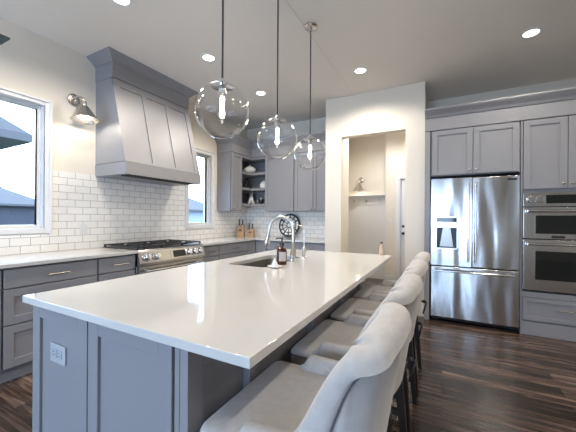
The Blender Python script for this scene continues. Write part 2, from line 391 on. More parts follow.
for x in (-1.72, -1.45, -1.18):
    h = MB(); h.box((x - 0.016, HY - 0.03, 1.615), (x + 0.016, HY - 0.022, 1.665), 0.003)
    h.tube([(x, HY - 0.028, 1.655), (x, HY - 0.06, 1.66), (x, HY - 0.075, 1.675)], 0.007, 8); h.tube([(x, HY - 0.028, 1.63), (x, HY - 0.05, 1.615), (x, HY - 0.06, 1.63)], 0.007, 8)
    h.build('hook', M_nickel, hr)
pb = MB()
for x in (-1.868, -1.03 - 0.075): pb.box((x, HY - 0.014, 0.13), (x + 0.072, HY - 0.001, 1.565), 0.003)
pb.box((-1.795, HY - 0.0135, 0.13), (-1.106, HY - 0.001, 0.22), 0.003); pb.box((-1.867, HY - 0.006, 0.13), (-1.032, HY - 0.0005, 1.565))
struct(pb, 'trim_3', M_trim, 'white flat board panelling under the hall hooks')
def barn_sconce(label, wx, wy, wz, face, s, energy, lean=0.0):
    """face: unit vector out of wall."""
    f = Vector(face); root = thing('wall_sconce', label, 'wall lamp', (wx, wy, wz), None)
    c = Vector((wx, wy, wz)); side = Vector((-f.y, f.x, 0))
    MB().lathe([(0, 0.001), (0.062 * s, 0.001), (0.062 * s, 0.012 * s), (0.05 * s, 0.02 * s), (0, 0.022 * s)], c, f, 24).build('backplate', M_nickel, root)
    tip = c + f * 0.15 * s + Vector((0, 0, 0.0)) ; neck = c + f * 0.19 * s + Vector((0, 0, -0.07 * s))
    MB().tube([c + f * 0.01, c + f * 0.09 * s + Vector((0, 0, 0.018 * s)), tip, c + f * 0.19 * s + Vector((0, 0, -0.03 * s)), neck], 0.011 * s, 10).build('arm', M_nickel, root)
    ax = (Vector((0, 0, -1)) + f * lean).normalized()
    p = [(0.024, 0), (0.03, 0.012), (0.03, 0.05), (0.045, 0.062), (0.06, 0.09), (0.115, 0.185), (0.128, 0.205), (0.122, 0.205), (0.11, 0.187), (0.055, 0.094), (0.04, 0.07), (0.02, 0.06)]
    MB().lathe([(r * s, h * s) for r, h in p], neck + Vector((0, 0, 0.02 * s)), ax, 28).build('lamp_shade', M_nickel, root)
    bc = neck + ax * 0.115 * s
    MB().ball(bc, 0.032 * s).build('bulb', M_bulb, root)
    lamp(root, 'bulb_light', neck + ax * 0.165 * s, energy, (1, 0.90, 0.74), radius=0.03)
    return root
barn_sconce('metal barn style wall lamp above the hall coat hooks', -1.572, HY, 2.10, (0, -1, 0), 0.98, 1.6)
ol = MB(FY(6.20)); ol.box((-0.985, 1.16, 0), (-0.90, 1.28, 0.006), 0.002).box((-0.965, 1.19, 0.006), (-0.95, 1.25, 0.012), 0.002).box((-0.935, 1.19, 0.006), (-0.92, 1.25, 0.012), 0.002)
tag(ol.build('light_switch', M_trim, None, loc=(-0.94, 6.2, 1.22)), 'white double light switch plate beside the hall door', 'light switch')

# ------------------------------------------------------------------ cabinets
DOOR_T = 0.021
def shaker(T, a, name, parent, st=0.06, rec=0.011):
    u0_, u1_, v0, v1 = a; m = MB(T)
    m.box((u0_, v0, -DOOR_T), (u0_ + st, v1, 0), 0.0015, 1); m.box((u1_ - st, v0, -DOOR_T), (u1_, v1, 0), 0.0015, 1)
    m.box((u0_ + st, v0, -DOOR_T), (u1_ - st, v0 + st, -0.0003), 0.0015, 1); m.box((u0_ + st, v1 - st, -DOOR_T), (u1_ - st, v1, -0.0003), 0.0015, 1)
    m.box((u0_ + st - 0.002, v0 + st - 0.002, -DOOR_T), (u1_ - st + 0.002, v1 - st + 0.002, -rec))
    return m.build(name, M_cab, parent)
def slab(T, a, name, parent):
    return MB(T).box((a[0], a[2], -DOOR_T), (a[1], a[3], 0), 0.002, 1).build(name, M_cab, parent)
def pull(T, u, v, w, parent):
    m = MB(T); m.tube([(u - w / 2, v, 0.03), (u + w / 2, v, 0.03)], 0.006, 8)
    for s in (-1, 1): m.tube([(u + s * w * 0.38, v, 0.0), (u + s * w * 0.38, v, 0.03)], 0.005, 8)
    return m.build('bar_pull', M_nickel, parent)
def knob(T, u, v, parent):
    m = MB(T); o = T((u, v, 0)); ax = T((u, v, 1)) - o
    m.T = lambda p: Vector(p)
    m.lathe([(0, 0), (0.007, 0), (0.006, 0.012), (0.015, 0.018), (0.016, 0.024), (0.01, 0.03), (0, 0.031)], o, ax, 14)
    return m.build('knob', M_nickel, parent)
def cabinet(name, label, cat, T, u0_, u1_, v0, v1, depth, toe=0.0, group=None, body_v1=None):
    c = T(((u0_ + u1_) / 2, v0, -depth / 2))
    root = thing(name, label, cat, c, group)
    m = MB(T); m.box((u0_ + 0.0005, v0 + toe, -depth), (u1_ - 0.0005, v1, -DOOR_T - 0.012))
    m.build('carcass', M_cab, root)
    if toe:
        MB(T).box((u0_ + 0.001, v0, -depth), (u1_ - 0.001, v0 + toe - 0.0005, -0.08)).build('toe_kick', M_cab, root)
    return root
G = 0.0075
# --- left wall base run
TL = FX(-2.88); BD = 0.648; BT = 0.884; VB = 0.105
rows = [(0.726, 0.868), (0.45, 0.716), (0.125, 0.440)]
def drawer_bank(label, T, a, b, group=None):
    r = cabinet('base_cabinet', label, 'cabinet', T, a, b, 0, BT - 0.001, BD, VB, group)
    d = slab(T, (a + G, b - G, *rows[0]), 'drawer', r); pull(T, (a + b) / 2 + 0.01, 0.795, min(0.16, (b - a) * 0.42), d)
    for q in rows[1:]: shaker(T, (a + G, b - G, *q), 'drawer', r)
    return r
def door_base(label, T, a, b, group=None, n=1):
    r = cabinet('base_cabinet', label, 'cabinet', T, a, b, 0, BT - 0.001, BD, VB, group)
    d = slab(T, (a + G, b - G, *rows[0]), 'drawer', r); pull(T, (a + b) / 2, 0.795, min(0.16, (b - a) * 0.4), d)
    w = (b - a) / n
    for i in range(n): shaker(T, (a + i * w + G, a + (i + 1) * w - G, 0.125, 0.716), 'door', r)
    return r
BG = 'grey base cabinets under the counters'
drawer_bank('grey base cabinet cut off by left photo edge under the window', TL, 0.20, 0.952, BG)
drawer_bank('wide grey three drawer base cabinet behind the island corner, left of range', TL, 0.952, 1.636, BG)
drawer_bank('narrow grey base cabinet touching left side of the range', TL, 1.636, 2.022, BG)
drawer_bank('narrow grey base cabinet touching right side of the range', TL, 2.985, 3.337, BG)
drawer_bank('wide grey base cabinet under counter below the narrow window', TL, 3.337, 4.06, BG)
# corner unit with an L body
TBk = FY(4.28)
rc = thing('base_cabinet', 'grey corner base cabinet where the two far counters meet', 'cabinet', (-3.2, 4.6, 0), BG)
MB().prism([(-3.528, 4.0605), (-2.903, 4.0605), (-2.903, 4.303), (-2.663, 4.303), (-2.663, 4.928), (-3.528, 4.928)], 2, 0.105, BT - 0.001).build('carcass', M_cab, rc)
slab(TL, (4.06 + G, 4.272, 0.125, 0.868), 'door', rc); slab(TBk, (-2.872, -2.665, 0.125, 0.868), 'door', rc)
MB().prism([(-3.52, 4.0605), (-2.98, 4.0605), (-2.98, 4.38), (-2.663, 4.38), (-2.663, 4.9), (-3.52, 4.9)], 2, 0, 0.104).build('toe_kick', M_cab, rc)
door_base('grey base cabinet on far wall behind soap bottle and faucet', TBk, -2.66, -2.12, BG)
door_base('grey base cabinet on far wall ending at the hall opening wall', TBk, -2.12, -1.58, BG, 2)
# --- counters
ct = MB().box((LX + 0.0125, 0.15, BT), (-2.855, 2.024, 0.914), 0.003)
tag(ct.build('countertop', M_quartz, loc=(-3.2, 1.1, BT)), 'white quartz countertop under the large window, left of range', 'countertop', 'white quartz countertops')
ct = MB().prism([(LX + 0.0125, 2.984), (-2.855, 2.984), (-2.855, 4.255), (-1.578, 4.255), (-1.578, BY - 0.0125), (LX + 0.0125, BY - 0.0125)], 2, BT, 0.914, 0.003)
tag(ct.build('countertop', M_quartz, loc=(-2.9, 4.4, BT)), 'white quartz L shaped countertop in far corner holding knife blocks', 'countertop', 'white quartz countertops')

# --- gas range
RYa, RYb = 2.027, 2.981; RXf = -2.835
rg = thing('gas_range', 'stainless gas range with black grates under the hood', 'stove', (-3.2, 2.504, 0))
MB().box((LX + 0.014, RYa, 0.10), (-2.875, RYb, 0.80)).box((LX + 0.014, RYa, 0.80), (-2.90, RYb, 0.915), 0.003).build('range_body', M_steel, rg)
MB().prism([(-2.90, 0.745), (RXf + 0.02, 0.745), (RXf + 0.02, 0.775), (RXf - 0.015, 0.895), (RXf - 0.03, 0.915), (-2.90, 0.915)], 1, RYa, RYb, 0.003).build('control_panel', M_steel, rg)
def panel_T(p):   # u=y, v along slope, d out
    a = Vector((RXf + 0.02, 0, 0.775)); b = Vector((RXf - 0.015, 0, 0.895)); dv = (b - a).normalized(); nn = Vector((dv.z, 0, -dv.x))
    return a + dv * p[1] + nn * p[2] + Vector((0, p[0], 0))
for y in (2.115, 2.235, 2.70, 2.795, 2.89):
    o = panel_T((y, 0.062, 0.0)); ax = panel_T((y, 0.062, 1)) - o
    k = MB().lathe([(0, 0), (0.044, 0), (0.044, 0.008), (0.036, 0.011), (0.034, 0.04), (0.029, 0.047), (0, 0.048)], o, ax, 20).build('knob', M_chrome, rg)
sm = MB(panel_T).box((2.435, 0.008, -0.001), (2.665, 0.116, 0.003), 0.001, 1).build('display', M_steel, rg)
MB(panel_T).box((2.47, 0.022, 0.002), (2.65, 0.102, 0.005)).build('display_glass', M_glassdark, sm)
dr = MB().box((-2.874, RYa + 0.004, 0.20), (RXf, RYb - 0.004, 0.735), 0.006).build('oven_door', M_steel, rg)
hn = MB().tube([(RXf + 0.055, RYa + 0.05, 0.69), (RXf + 0.055, RYb - 0.05, 0.69)], 0.013, 12)
for y in (RYa + 0.1, RYb - 0.1): hn.tube([(RXf - 0.002, y, 0.69), (RXf + 0.055, y, 0.69)], 0.01, 8)
hn.build('handle', M_chrome, dr)
MB().box((-2.86, RYa + 0.17, 0.3), (RXf + 0.001, RYb - 0.17, 0.6)).build('oven_window', M_glassdark, dr)
MB().box((LX + 0.03, RYa + 0.01, 0), (-2.92, RYb - 0.01, 0.099)).build('toe_kick', M_black, rg)
MB().box((LX + 0.03, RYa + 0.012, 0.9155), (-2.872, RYb - 0.012, 0.922), 0.002).build('cooktop', M_black, rg)
for i in range(3):
    y0, y1 = RYa + 0.02 + i * 0.3055, RYa + 0.02 + i * 0.3055 + 0.300
    g = MB(); x0, x1 = LX + 0.06, -2.885; zt = 0.953
    def bar(a, b, w=0.007):
        g.box((min(a[0], b[0]) - w, min(a[1], b[1]) - w, zt - 0.014), (max(a[0], b[0]) + w, max(a[1], b[1]) + w, zt), 0.002, 1)
    bar((x0, y0), (x1, y0)); bar((x0, y1), (x1, y1)); bar((x0, y0), (x0, y1)); bar((x1, y0), (x1, y1)); bar(((x0 + x1) / 2, y0), ((x0 + x1) / 2, y1))
    for xc in ((3 * x0 + x1) / 4, (x0 + 3 * x1) / 4):
        ym = (y0 + y1) / 2
        bar((xc, y0), (xc, ym - 0.04)); bar((xc, ym + 0.04), (xc, y1)); bar((xc - 0.13, ym), (xc - 0.04, ym)); bar((xc + 0.04, ym), (xc + 0.13, ym))
    for xx in (x0, x1):
        for yy in (y0, y1): g.box((xx - 0.008, yy - 0.008, 0.9222), (xx + 0.008, yy + 0.008, zt - 0.01))
    gr = g.build('grate', M_iron, rg)
    for xc in ((3 * x0 + x1) / 4, (x0 + 3 * x1) / 4):
        MB().lathe([(0, 0), (0.05, 0), (0.048, 0.008), (0.034, 0.010), (0.033, 0.018), (0, 0.02)], (xc, (y0 + y1) / 2, 0.9222), (0, 0, 1), 18).build('burner', M_iron, rg)

# --- range hood
hd = thing('range_hood', 'grey painted wooden range hood with three panels above stove', 'range hood', (-3.3, 2.509, 1.72))
HA, HB = 1.965, 3.053
P0 = Vector((-3.222, 0, 2.81)); P1 = Vector((-2.985, 0, 1.868))
MB().prism([(LX, 1.868), (P1.x - 0.012, 1.868), (P0.x - 0.012, 2.81), (LX, 2.81)], 1, HA + 0.001, HB - 0.001).build('hood_body', M_cab, hd)
hv = (P0 - P1); hl = hv.length; hv = hv.normalized(); hn_ = Vector((hv.z, 0, -hv.x))
TH = lambda p: P1 + hv * p[1] + hn_ * p[2] + Vector((0, p[0], 0))
pf = MB(TH); st = 0.075
cols = [HA, HA + st, HA + st + 0.272, HA + st + 0.272 + 0.06, HB - st - 0.272 - 0.06, HB - st - 0.272, HB - st, HB]
pf.box((cols[0], 0, -0.012), (cols[1], hl, 0)); pf.box((cols[2], 0, -0.012), (cols[3], hl, 0)); pf.box((cols[4], 0, -0.012), (cols[5], hl, 0)); pf.box((cols[6], 0, -0.012), (cols[7], hl, 0))
pf.box((HA, 0, -0.012), (HB, 0.03, -0.0004)); pf.box((HA, hl - 0.09, -0.012), (HB, hl, -0.0004))
pf.build('panel_frame', M_cab, hd)
MB().box((LX, HA - 0.004, 1.728), (-2.967, HB + 0.004, 1.862), 0.003).build('apron', M_cab, hd)
MB().box((LX, HA - 0.006, 2.811), (-3.21, HB + 0.006, 2.975), 0.002).build('frieze', M_cab, hd)
def crown(parent_or_none, path, prof, name, m=M_cab):
    """path: list of (x,y) along the face line; prof list of (out, z). Outward = right-hand side of travel. Mitred."""
    n = len(path); nor = []
    for i in range(n - 1):
        d = Vector(path[i + 1]) - Vector(path[i]); d.normalize(); nor.append(Vector((d.y, -d.x)))
    rows_ = []
    for i in range(n):
        if i == 0: mvec = nor[0]
        elif i == n - 1: mvec = nor[-1]
        else:
            a, b = nor[i - 1], nor[i]; mvec = (a + b) / (1 + a.dot(b))
        rows_.append([(path[i][0] + mvec.x * o, path[i][1] + mvec.y * o, z) for o, z in prof])
    mb = MB(); mb.grid(rows_, False, True)
    t = bmesh.new()
    for r in (rows_[0], rows_[-1]): t.faces.new([t.verts.new(p) for p in r])
    mb.merge(t)
    return mb.build(name, m, parent_or_none, 25)
hp = [(-0.02, 2.975), (0.008, 2.975), (0.016, 2.985), (0.03, 3.0), (0.052, 3.02), (0.085, 3.04), (0.098, 3.05), (0.098, CZ), (-0.02, CZ)]
crown(hd, [(LX + 0.002, HA - 0.006), (-3.21, HA - 0.006), (-3.21, HB + 0.006), (LX + 0.002, HB + 0.006)], hp, 'crown')
bf = MB()
for i in range(24):
    y = HA + 0.03 + i * 0.0385
    bf.box((-3.10, y, 1.714), (-2.972, y + 0.017, 1.7278), 0.002, 1)
bf.build('baffle_filter', M_iron, hd)

# --- upper cabinets
UD = 0.328; UZ0, UZ1 = 1.39, 2.40
TU = FX(-3.20); TUB = FY(4.60)
u1c = cabinet('upper_cabinet', 'slim grey upper cabinet beside the narrow window', 'cabinet', TU, 4.02, 4.325, UZ0, UZ1, UD, 0)
d = shaker(TU, (4.02 + G, 4.325 - G, UZ0 + 0.004, UZ1 - 0.004), 'door', u1c, 0.055); knob(TU, 4.07, UZ0 + 0.05, d)
u2c = cabinet('upper_cabinet', 'wide single door grey upper cabinet right of the open corner shelves', 'cabinet', TUB, -2.905, -2.30, UZ0, UZ1, UD - 0.0005, 0)
d = shaker(TUB, (-2.905 + G, -2.30 - G, UZ0 + 0.004, UZ1 - 0.004), 'door', u2c)
u3c = cabinet('upper_cabinet', 'double door grey upper cabinet next to the hall opening wall', 'cabinet', TUB, -2.30, -1.58, UZ0, UZ1, UD, 0)
d = shaker(TUB, (-2.30 + G, -1.94 - 0.003, UZ0 + 0.004, UZ1 - 0.004), 'door', u3c); knob(TUB, -1.97, UZ0 + 0.05, d)
d = shaker(TUB, (-1.94 + 0.003, -1.58 - G, UZ0 + 0.004, UZ1 - 0.004), 'door', u3c); knob(TUB, -1.91, UZ0 + 0.05, d)
CB = 1.49
cs = thing('corner_shelf_unit', 'open grey corner shelves with ornaments between upper cabinets', 'shelf', (-3.3, 4.7, CB))
def Lpoly(i=0.0):
    return [(LX + 0.013, 4.3265), (-3.205 - i, 4.3265), (-3.205 - i, 4.605 + i), (-2.9065, 4.605 + i), (-2.9065, BY - 0.013), (LX + 0.013, BY - 0.013)]
SH = [1.53, 1.825, 2.115, 2.36]
for z0, z1 in ((CB, SH[0]), (SH[1] - 0.045, SH[1]), (SH[2] - 0.045, SH[2]), (SH[3], UZ1)):
    MB().prism(Lpoly(), 2, z0, z1).build('shelf', M_cab, cs)
MB().box((LX + 0.0125, 4.3265, CB + 0.001), (LX + 0.02, BY - 0.021, UZ1 - 0.001)).box((LX + 0.0125, BY - 0.021, CB + 0.001), (-2.9065, BY - 0.0125, UZ1 - 0.001)).build('back_panel', M_cab, cs)
# frieze + crown across the far uppers
fz = thing('cabinet_crown', 'grey frieze and crown moulding wrapping the far corner upper cabinets', 'crown moulding', (-3.0, 4.6, UZ1))
cpath = [(LX + 0.001, 4.018), (-3.195, 4.018), (-3.195, 4.595), (-1.579, 4.595)]
fprof = [(-0.02, UZ1 + 0.001), (0.0, UZ1 + 0.001), (0.004, UZ1 + 0.006), (0.004, 2.555), (-0.02, 2.555)]
crown(fz, cpath, fprof, 'frieze')
cprof = [(-0.02, 2.5555), (0.012, 2.5555), (0.018, 2.57), (0.034, 2.595), (0.055, 2.625), (0.078, 2.655), (0.085, 2.67), (0.085, 2.69), (-0.02, 2.69)]
crown(fz, cpath, cprof, 'crown')
MB().prism([(LX + 0.002, 4.05), (-3.216, 4.05), (-3.216, 4.616), (-1.58, 4.616), (-1.58, BY - 0.001), (LX + 0.002, BY - 0.001)], 2, UZ1 + 0.001, 2.42).build('top_board', M_cab, fz)

# --- refrigerator wall
TF = FY(4.10)
pn = thing('end_panel', 'tall grey cabinet side panel between opening wall and refrigerator', 'cabinet panel', (-0.17, 4.5, 0))
MB().box((-0.203, 4.102, 0), (-0.142, 4.215, 2.368), 0.002).box((-0.2, 4.2165, 0), (-0.142, 4.965, 2.368)).build('panel', M_cab, pn)
fc = cabinet('upper_cabinet', 'grey double door cabinet directly above the refrigerator', 'cabinet', TF, -0.139, 0.768, 1.803, 2.368, 0.86)
d = shaker(TF, (-0.120, 0.312, 1.813, 2.362), 'door', fc, 0.06); knob(TF, 0.28, 1.86, d)
d = shaker(TF, (0.318, 0.752, 1.813, 2.362), 'door', fc, 0.06); knob(TF, 0.35, 1.86, d)
oc = cabinet('oven_cabinet', 'tall grey cabinet housing the wall oven with double doors above', 'cabinet', TF, 0.782, 1.56, 1.57, 2.368, 0.86)
d = shaker(TF, (0.792, 1.160, 1.605, 2.362), 'door', oc, 0.06); knob(TF, 1.128, 1.655, d)
d = shaker(TF, (1.166, 1.55, 1.605, 2.362), 'door', oc, 0.06); knob(TF, 1.198, 1.655, d)
MB(TF).box((0.782, 0.0, -0.86), (1.56, 0.478, -0.03)).build('lower_carcass', M_cab, oc)
MB(TF).box((0.7695, 0.0, -0.86), (0.7815, 2.368, -0.004), 0.001, 1).box((1.5605, 0, -0.86), (1.60, 2.368, 0)).build('side_panel', M_cab, oc)
MB(TF).box((0.7825, 0.418, -0.029), (1.56, 0.478, -0.003), 0.003).build('ledge_rail', M_cab, oc)
d = shaker(TF, (0.79, 1.55, 0.165, 0.412), 'drawer', oc, 0.045, 0.008); pull(TF, 1.17, 0.31, 0.2, d)
MB(TF).box((0.7825, 0.0, -0.029), (1.56, 0.15, -0.006), 0.003).build('plinth', M_cab, oc)
cr = thing('cabinet_crown', 'grey frieze and crown moulding above refrigerator and wall oven', 'crown moulding', (0.6, 4.4, 2.37))
MB(TF).box((-0.203, 2.37, -0.08), (1.62, 2.53, 0.006), 0.003).build('frieze', M_cab, cr)
MB(TF).box((-0.2, 2.37, -0.865), (1.62, 2.40, -0.0805)).build('top_board', M_cab, cr)
c2 = [(-0.02, 2.5305), (0.01, 2.5305), (0.016, 2.545), (0.03, 2.565), (0.05, 2.585), (0.066, 2.605), (0.072, 2.615), (0.072, 2.632), (-0.02, 2.632)]
crown(cr, [(-0.203, 4.094), (1.62, 4.094)], c2, 'crown')
# refrigerator
FR0, FR1 = -0.128, 0.764; FM = 0.307
fr = thing('refrigerator', 'stainless french door refrigerator with water dispenser', 'refrigerator', (0.32, 4.5, 0))
MB(TF).box((FR0 + 0.006, 0.055, -0.80), (FR1 - 0.006, 1.768, -0.075)).build('fridge_body', M_iron, fr)
MB(TF).box((FR0 + 0.01, 0.012, -0.70), (FR1 - 0.01, 0.054, -0.10)).box((FR0 + 0.03, 0, -0.16), (FR0 + 0.08, 0.013, -0.11)).box((FR1 - 0.08, 0, -0.16), (FR1 - 0.03, 0.013, -0.11)).build('kick_grille', M_black, fr)
def fdoor(u0_, u1_, v0, v1, name, hole=None):
    m = MB(TF)
    if hole is None: m.box((u0_, v0, -0.07), (u1_, v1, 0.0), 0.008, 3)
    else:
        a, b, c, e = hole; n = 14
        m.box((u0_, v0, -0.07), (u1_, v1, -0.055), 0.0)
        m.box((u0_, v0, -0.0549), (a, v1, 0)); m.box((b, v0, -0.0549), (u1_, v1, 0)); m.box((a, v0, -0.0549), (b, c, 0)); m.box((a, e, -0.0549), (b, v1, 0))
    return m.build(name, M_steelwave, fr)
DH = (-0.075, 0.165, 0.90, 1.30)
dl = fdoor(FR0, FM - 0.003, 0.70, 1.766, 'door', DH)
drr = fdoor(FM + 0.003, FR1, 0.70, 1.766, 'door')
fz_ = fdoor(FR0, FR1, 0.062, 0.688, 'freezer_drawer')
def vhandle(u, v0, v1, p):
    m = MB(TF); m.tube([(u, v0, 0.055), (u, v1, 0.055)], 0.0125, 12)
    for v in (v0 + 0.04, v1 - 0.04): m.box((u - 0.012, v - 0.02, -0.0005), (u + 0.012, v + 0.02, 0.05), 0.004)
    return m.build('handle', M_chrome, p)
vhandle(FM - 0.035, 0.76, 1.70, dl); vhandle(FM + 0.035, 0.76, 1.70, drr)
m = MB(TF); m.tube([(FR0 + 0.05, 0.64, 0.055), (FR1 - 0.05, 0.64, 0.055)], 0.0125, 12)
for u in (FR0 + 0.1, FR1 - 0.1): m.box((u - 0.02, 0.628, -0.0005), (u + 0.02, 0.652, 0.05), 0.004)
m.build('handle', M_chrome, fz_)
dp = MB(TF); dp.box((DH[0], DH[2], -0.0545), (DH[1], DH[3], -0.05)); 
for a, b, c, e in ((DH[0], DH[0] + 0.012, DH[2], DH[3]), (DH[1] - 0.012, DH[1], DH[2], DH[3]), (DH[0], DH[1], DH[3] - 0.012, DH[3]), (DH[0], DH[1], DH[2], DH[2] + 0.015)): dp.box((a, c, -0.05), (b, e, 0.004), 0.001, 1)
dpo = dp.build('dispenser', M_steel, dl)
MB(TF).box((DH[0] + 0.013, 1.235, -0.0495), (DH[1] - 0.013, 1.286, 0.003)).build('control_screen', M_glassdark, dl)
MB(TF).box((DH[0] + 0.013, 1.165, -0.0495), (DH[1] - 0.013, 1.2345, 0.001), 0.002).build('dispenser_head', M_steel, dl)
MB(TF).box((DH[0] + 0.013, DH[2] + 0.016, -0.0495), (DH[1] - 0.013, 1.164, -0.046)).build('dispenser_niche', M_black, dl)
MB(TF).prism([(0.005, 1.162), (0.085, 1.162), (0.118, 0.93), (-0.03, 0.93)], 2, -0.045, -0.038).build('dispenser_paddle', M_sinksteel, dl)
MB(TF).box((FR1 - 0.115, 1.712, 0.0), (FR1 - 0.03, 1.736, 0.003), 0.001, 1).build('badge', M_black, drr)
# wall oven
ov = thing('wall_oven', 'stainless double wall oven built in beside the refrigerator', 'oven', (1.17, 4.4, 0.48))
O0, O1 = 0.789, 1.553
MB(TF).box((O0 + 0.01, 0.482, -0.60), (O1 - 0.01, 1.566, -0.031)).build('oven_body', M_iron, ov)
cp = MB(TF).box((O0, 1.412, -0.03), (O1, 1.566, 0.004), 0.003).build('control_panel', M_steel, ov)
for u in (0.858, 0.932):
    MB().lathe([(0, 0), (0.04, 0), (0.04, 0.006), (0.034, 0.009), (0.031, 0.034), (0, 0.036)], (u, 4.096, 1.492), (0, -1, 0), 20).build('knob', M_chrome, cp)
MB(TF).box((0.985, 1.445, 0.002), (1.45, 1.535, 0.006)).build('display', M_glassdark, cp)
def odoor(v0, v1, hy, w0, w1):
    dd = MB(TF).box((O0, v0, -0.03), (O1, v1, 0.012), 0.004).build('oven_door', M_steel, ov)
    m = MB(TF); m.tube([(O0 + 0.03, hy, 0.06), (O1 - 0.03, hy, 0.06)], 0.014, 12)
    for u in (O0 + 0.05, O1 - 0.05): m.box((u - 0.014, hy - 0.012, 0.0115), (u + 0.014, hy + 0.012, 0.055), 0.003)
    m.build('handle', M_chrome, dd)
    MB(TF).box((O0 + 0.105, w0, 0.010), (O1 - 0.105, w1, 0.014)).build('oven_window', M_glassdark, dd)
    return dd
o1 = odoor(1.063, 1.405, 1.362, 1.118, 1.315); o2 = odoor(0.50, 1.052, 1.005, 0.62, 0.93)
MB(TF).box((1.03, 1.073, 0.012), (1.14, 1.098, 0.015), 0.001, 1).build('badge', M_black, o1)

# ------------------------------------------------------------------ island
IX0, IX1, IY0, IY1 = -1.668, -0.431, 0.618, 3.012
SK = (-1.47, -1.12, 1.79, 2.44)
isl = thing('kitchen_island', 'long blue grey paneled island base', 'kitchen island', (-1.16, 1.82, 0))
BX0, BX1, BY0, BY1 = -1.662, -0.672, 0.655, 2.97
cb_ = MB()
SKI = (SK[0] - 0.02, SK[1] + 0.02, SK[2] - 0.02, SK[3] + 0.02)
x0, x1, y0, y1 = BX0 + 0.012, BX1 - 0.012, BY0 + 0.024, BY1 - 0.01
cb_.box((x0, y0, 0.02), (x1, y1, 0.60)); cb_.box((x0, y0, 0.60), (SKI[0], y1, 0.883)); cb_.box((SKI[1], y0, 0.60), (x1, y1, 0.883))
cb_.box((SKI[0], y0, 0.60), (SKI[1], SKI[2], 0.883)); cb_.box((SKI[0], SKI[3], 0.60), (SKI[1], y1, 0.883))
cb_.build('carcass', M_cab, isl)
TI = FY(BY0)
def tall_panel(u0_, u1_):
    return shaker(TI, (u0_, u1_, 0.115, 0.880), 'end_panel', isl, 0.063, 0.012)
pA = tall_panel(BX0 + 0.001, -1.226); pB = tall_panel(-1.218, -0.755)
pst = MB(TI); pst.box((-0.738, 0.02, -0.05), (-0.716, 0.881, 0.004), 0.003); pst.box((-0.706, 0.02, -0.055), (BX1, 0.881, 0.012), 0.003); pst.box((-0.716, 0.02, -0.05), (-0.706, 0.881, -0.02))
pst.build('corner_post', M_cab, isl)
MB(TI).box((BX0 + 0.001, 0.0, -0.03), (-0.74, 0.11, 0.008), 0.003).build('base_trim', M_cab, isl)
# seating side panels
TS = FX(BX1)
SEATB = (0.935, 1.55, 2.1, 2.65)
sp_ = MB(TS); sp_.box((BY0 + 0.057, 0.0, -0.02), (BY1, 0.881, -0.010))
for yb in SEATB: sp_.box((yb, 0.11, -0.012), (yb + 0.05, 0.8, 0.02), 0.002, 1)
sp_.box((BY0 + 0.057, 0.8, -0.012), (BY1, 0.881, 0.0003), 0.002, 1); sp_.box((BY0 + 0.057, 0.0, -0.012), (BY1, 0.11, 0.0003), 0.002, 1)
sp_.build('seat_side_panel', M_cab, isl)
# working side doors (aisle)
TA = lambda p: Vector((BX0 - 0.0 - p[2], p[0], p[1]))
for a, b in ((0.69, 1.22), (1.22, 1.76), (1.76, 2.46), (2.46, 2.965)):
    shaker(lambda p: Vector((BX0 - p[2], p[0], p[1])), (a + G, b - G, 0.115, 0.874), 'door', isl, 0.06)
M_plate = mat('grey_plate', (0.42, 0.43, 0.46), 0.4)
op = MB(TI).box((-1.515, 0.642, -0.012), (-1.395, 0.722, -0.005), 0.002)
opo = tag(op.build('wall_outlet', M_plate, None, loc=(-1.455, BY0, 0.68)), 'grey double outlet plate on the near end of the island', 'outlet')
for u in (-1.476, -1.434):
    MB(TI).box((u - 0.015, 0.664, -0.0055), (u + 0.015, 0.700, -0.002), 0.003).build('receptacle', M_plate, opo)
    q = MB(TI)
    for dv in (-0.007, 0.007): q.box((u - 0.008, 0.682 + dv - 0.0016, -0.003), (u + 0.002, 0.682 + dv + 0.0016, -0.0015))
    q.box((u + 0.006, 0.680, -0.003), (u + 0.010, 0.684, -0.0015))
    q.build('receptacle_slots', M_black, opo)
# worktop with sink cut-out (ring of quads, extruded)
def slab_with_hole():
    t = bmesh.new(); z0, z1 = 0.884, 0.914; n = 6
    sx0, sx1, sy0, sy1 = SK; r = 0.045
    inner = []
    for cx, cy, a0 in ((sx0 + r, sy0 + r, PI), (sx1 - r, sy0 + r, 1.5 * PI), (sx1 - r, sy1 - r, 0), (sx0 + r, sy1 - r, 0.5 * PI)):
        for k in range(n + 1):
            a = a0 + k / n * PI / 2; inner.append((cx + r * math.cos(a), cy + r * math.sin(a)))
    outer = [(IX0, IY0), (IX1, IY0), (IX1, IY1), (IX0, IY1)]
    lay = {}
    for z in (z0, z1):
        I = [t.verts.new((x, y, z)) for x, y in inner]; O = [t.verts.new((x, y, z)) for x, y in outer]; lay[z] = (I, O)
        m_ = n + 1
        for c in range(4):
            seg = I[c * m_:(c + 1) * m_]; t.faces.new([O[c]] + seg[::-1] if False else [O[c]] + seg)
            nx = (c + 1) % 4; t.faces.new([O[c], seg[-1], I[nx * m_], O[nx]])
    for w_ in (0, 1):
        A, B = lay[z0][w_], lay[z1][w_]
        for i in range(len(A)): t.faces.new([A[i], A[(i + 1) % len(A)], B[(i + 1) % len(A)], B[i]])
    bmesh.ops.recalc_face_normals(t, faces=t.faces[:])
    ed = [e for e in t.edges if any((abs(v.co.x - IX0) < 1e-5 or abs(v.co.x - IX1) < 1e-5) for v in e.verts) and len(e.link_faces) == 2 and e.calc_face_angle(0) > 1]
    ed = [e for e in ed if all(min(abs(v.co.x - IX0), abs(v.co.x - IX1)) < 1e-5 for v in e.verts)]
    bmesh.ops.bevel(t, geom=ed, offset=0.003, segments=2, profile=0.5, affect='EDGES')
    return t
wt = MB(); wt.bev = True; wt.merge(slab_with_hole())
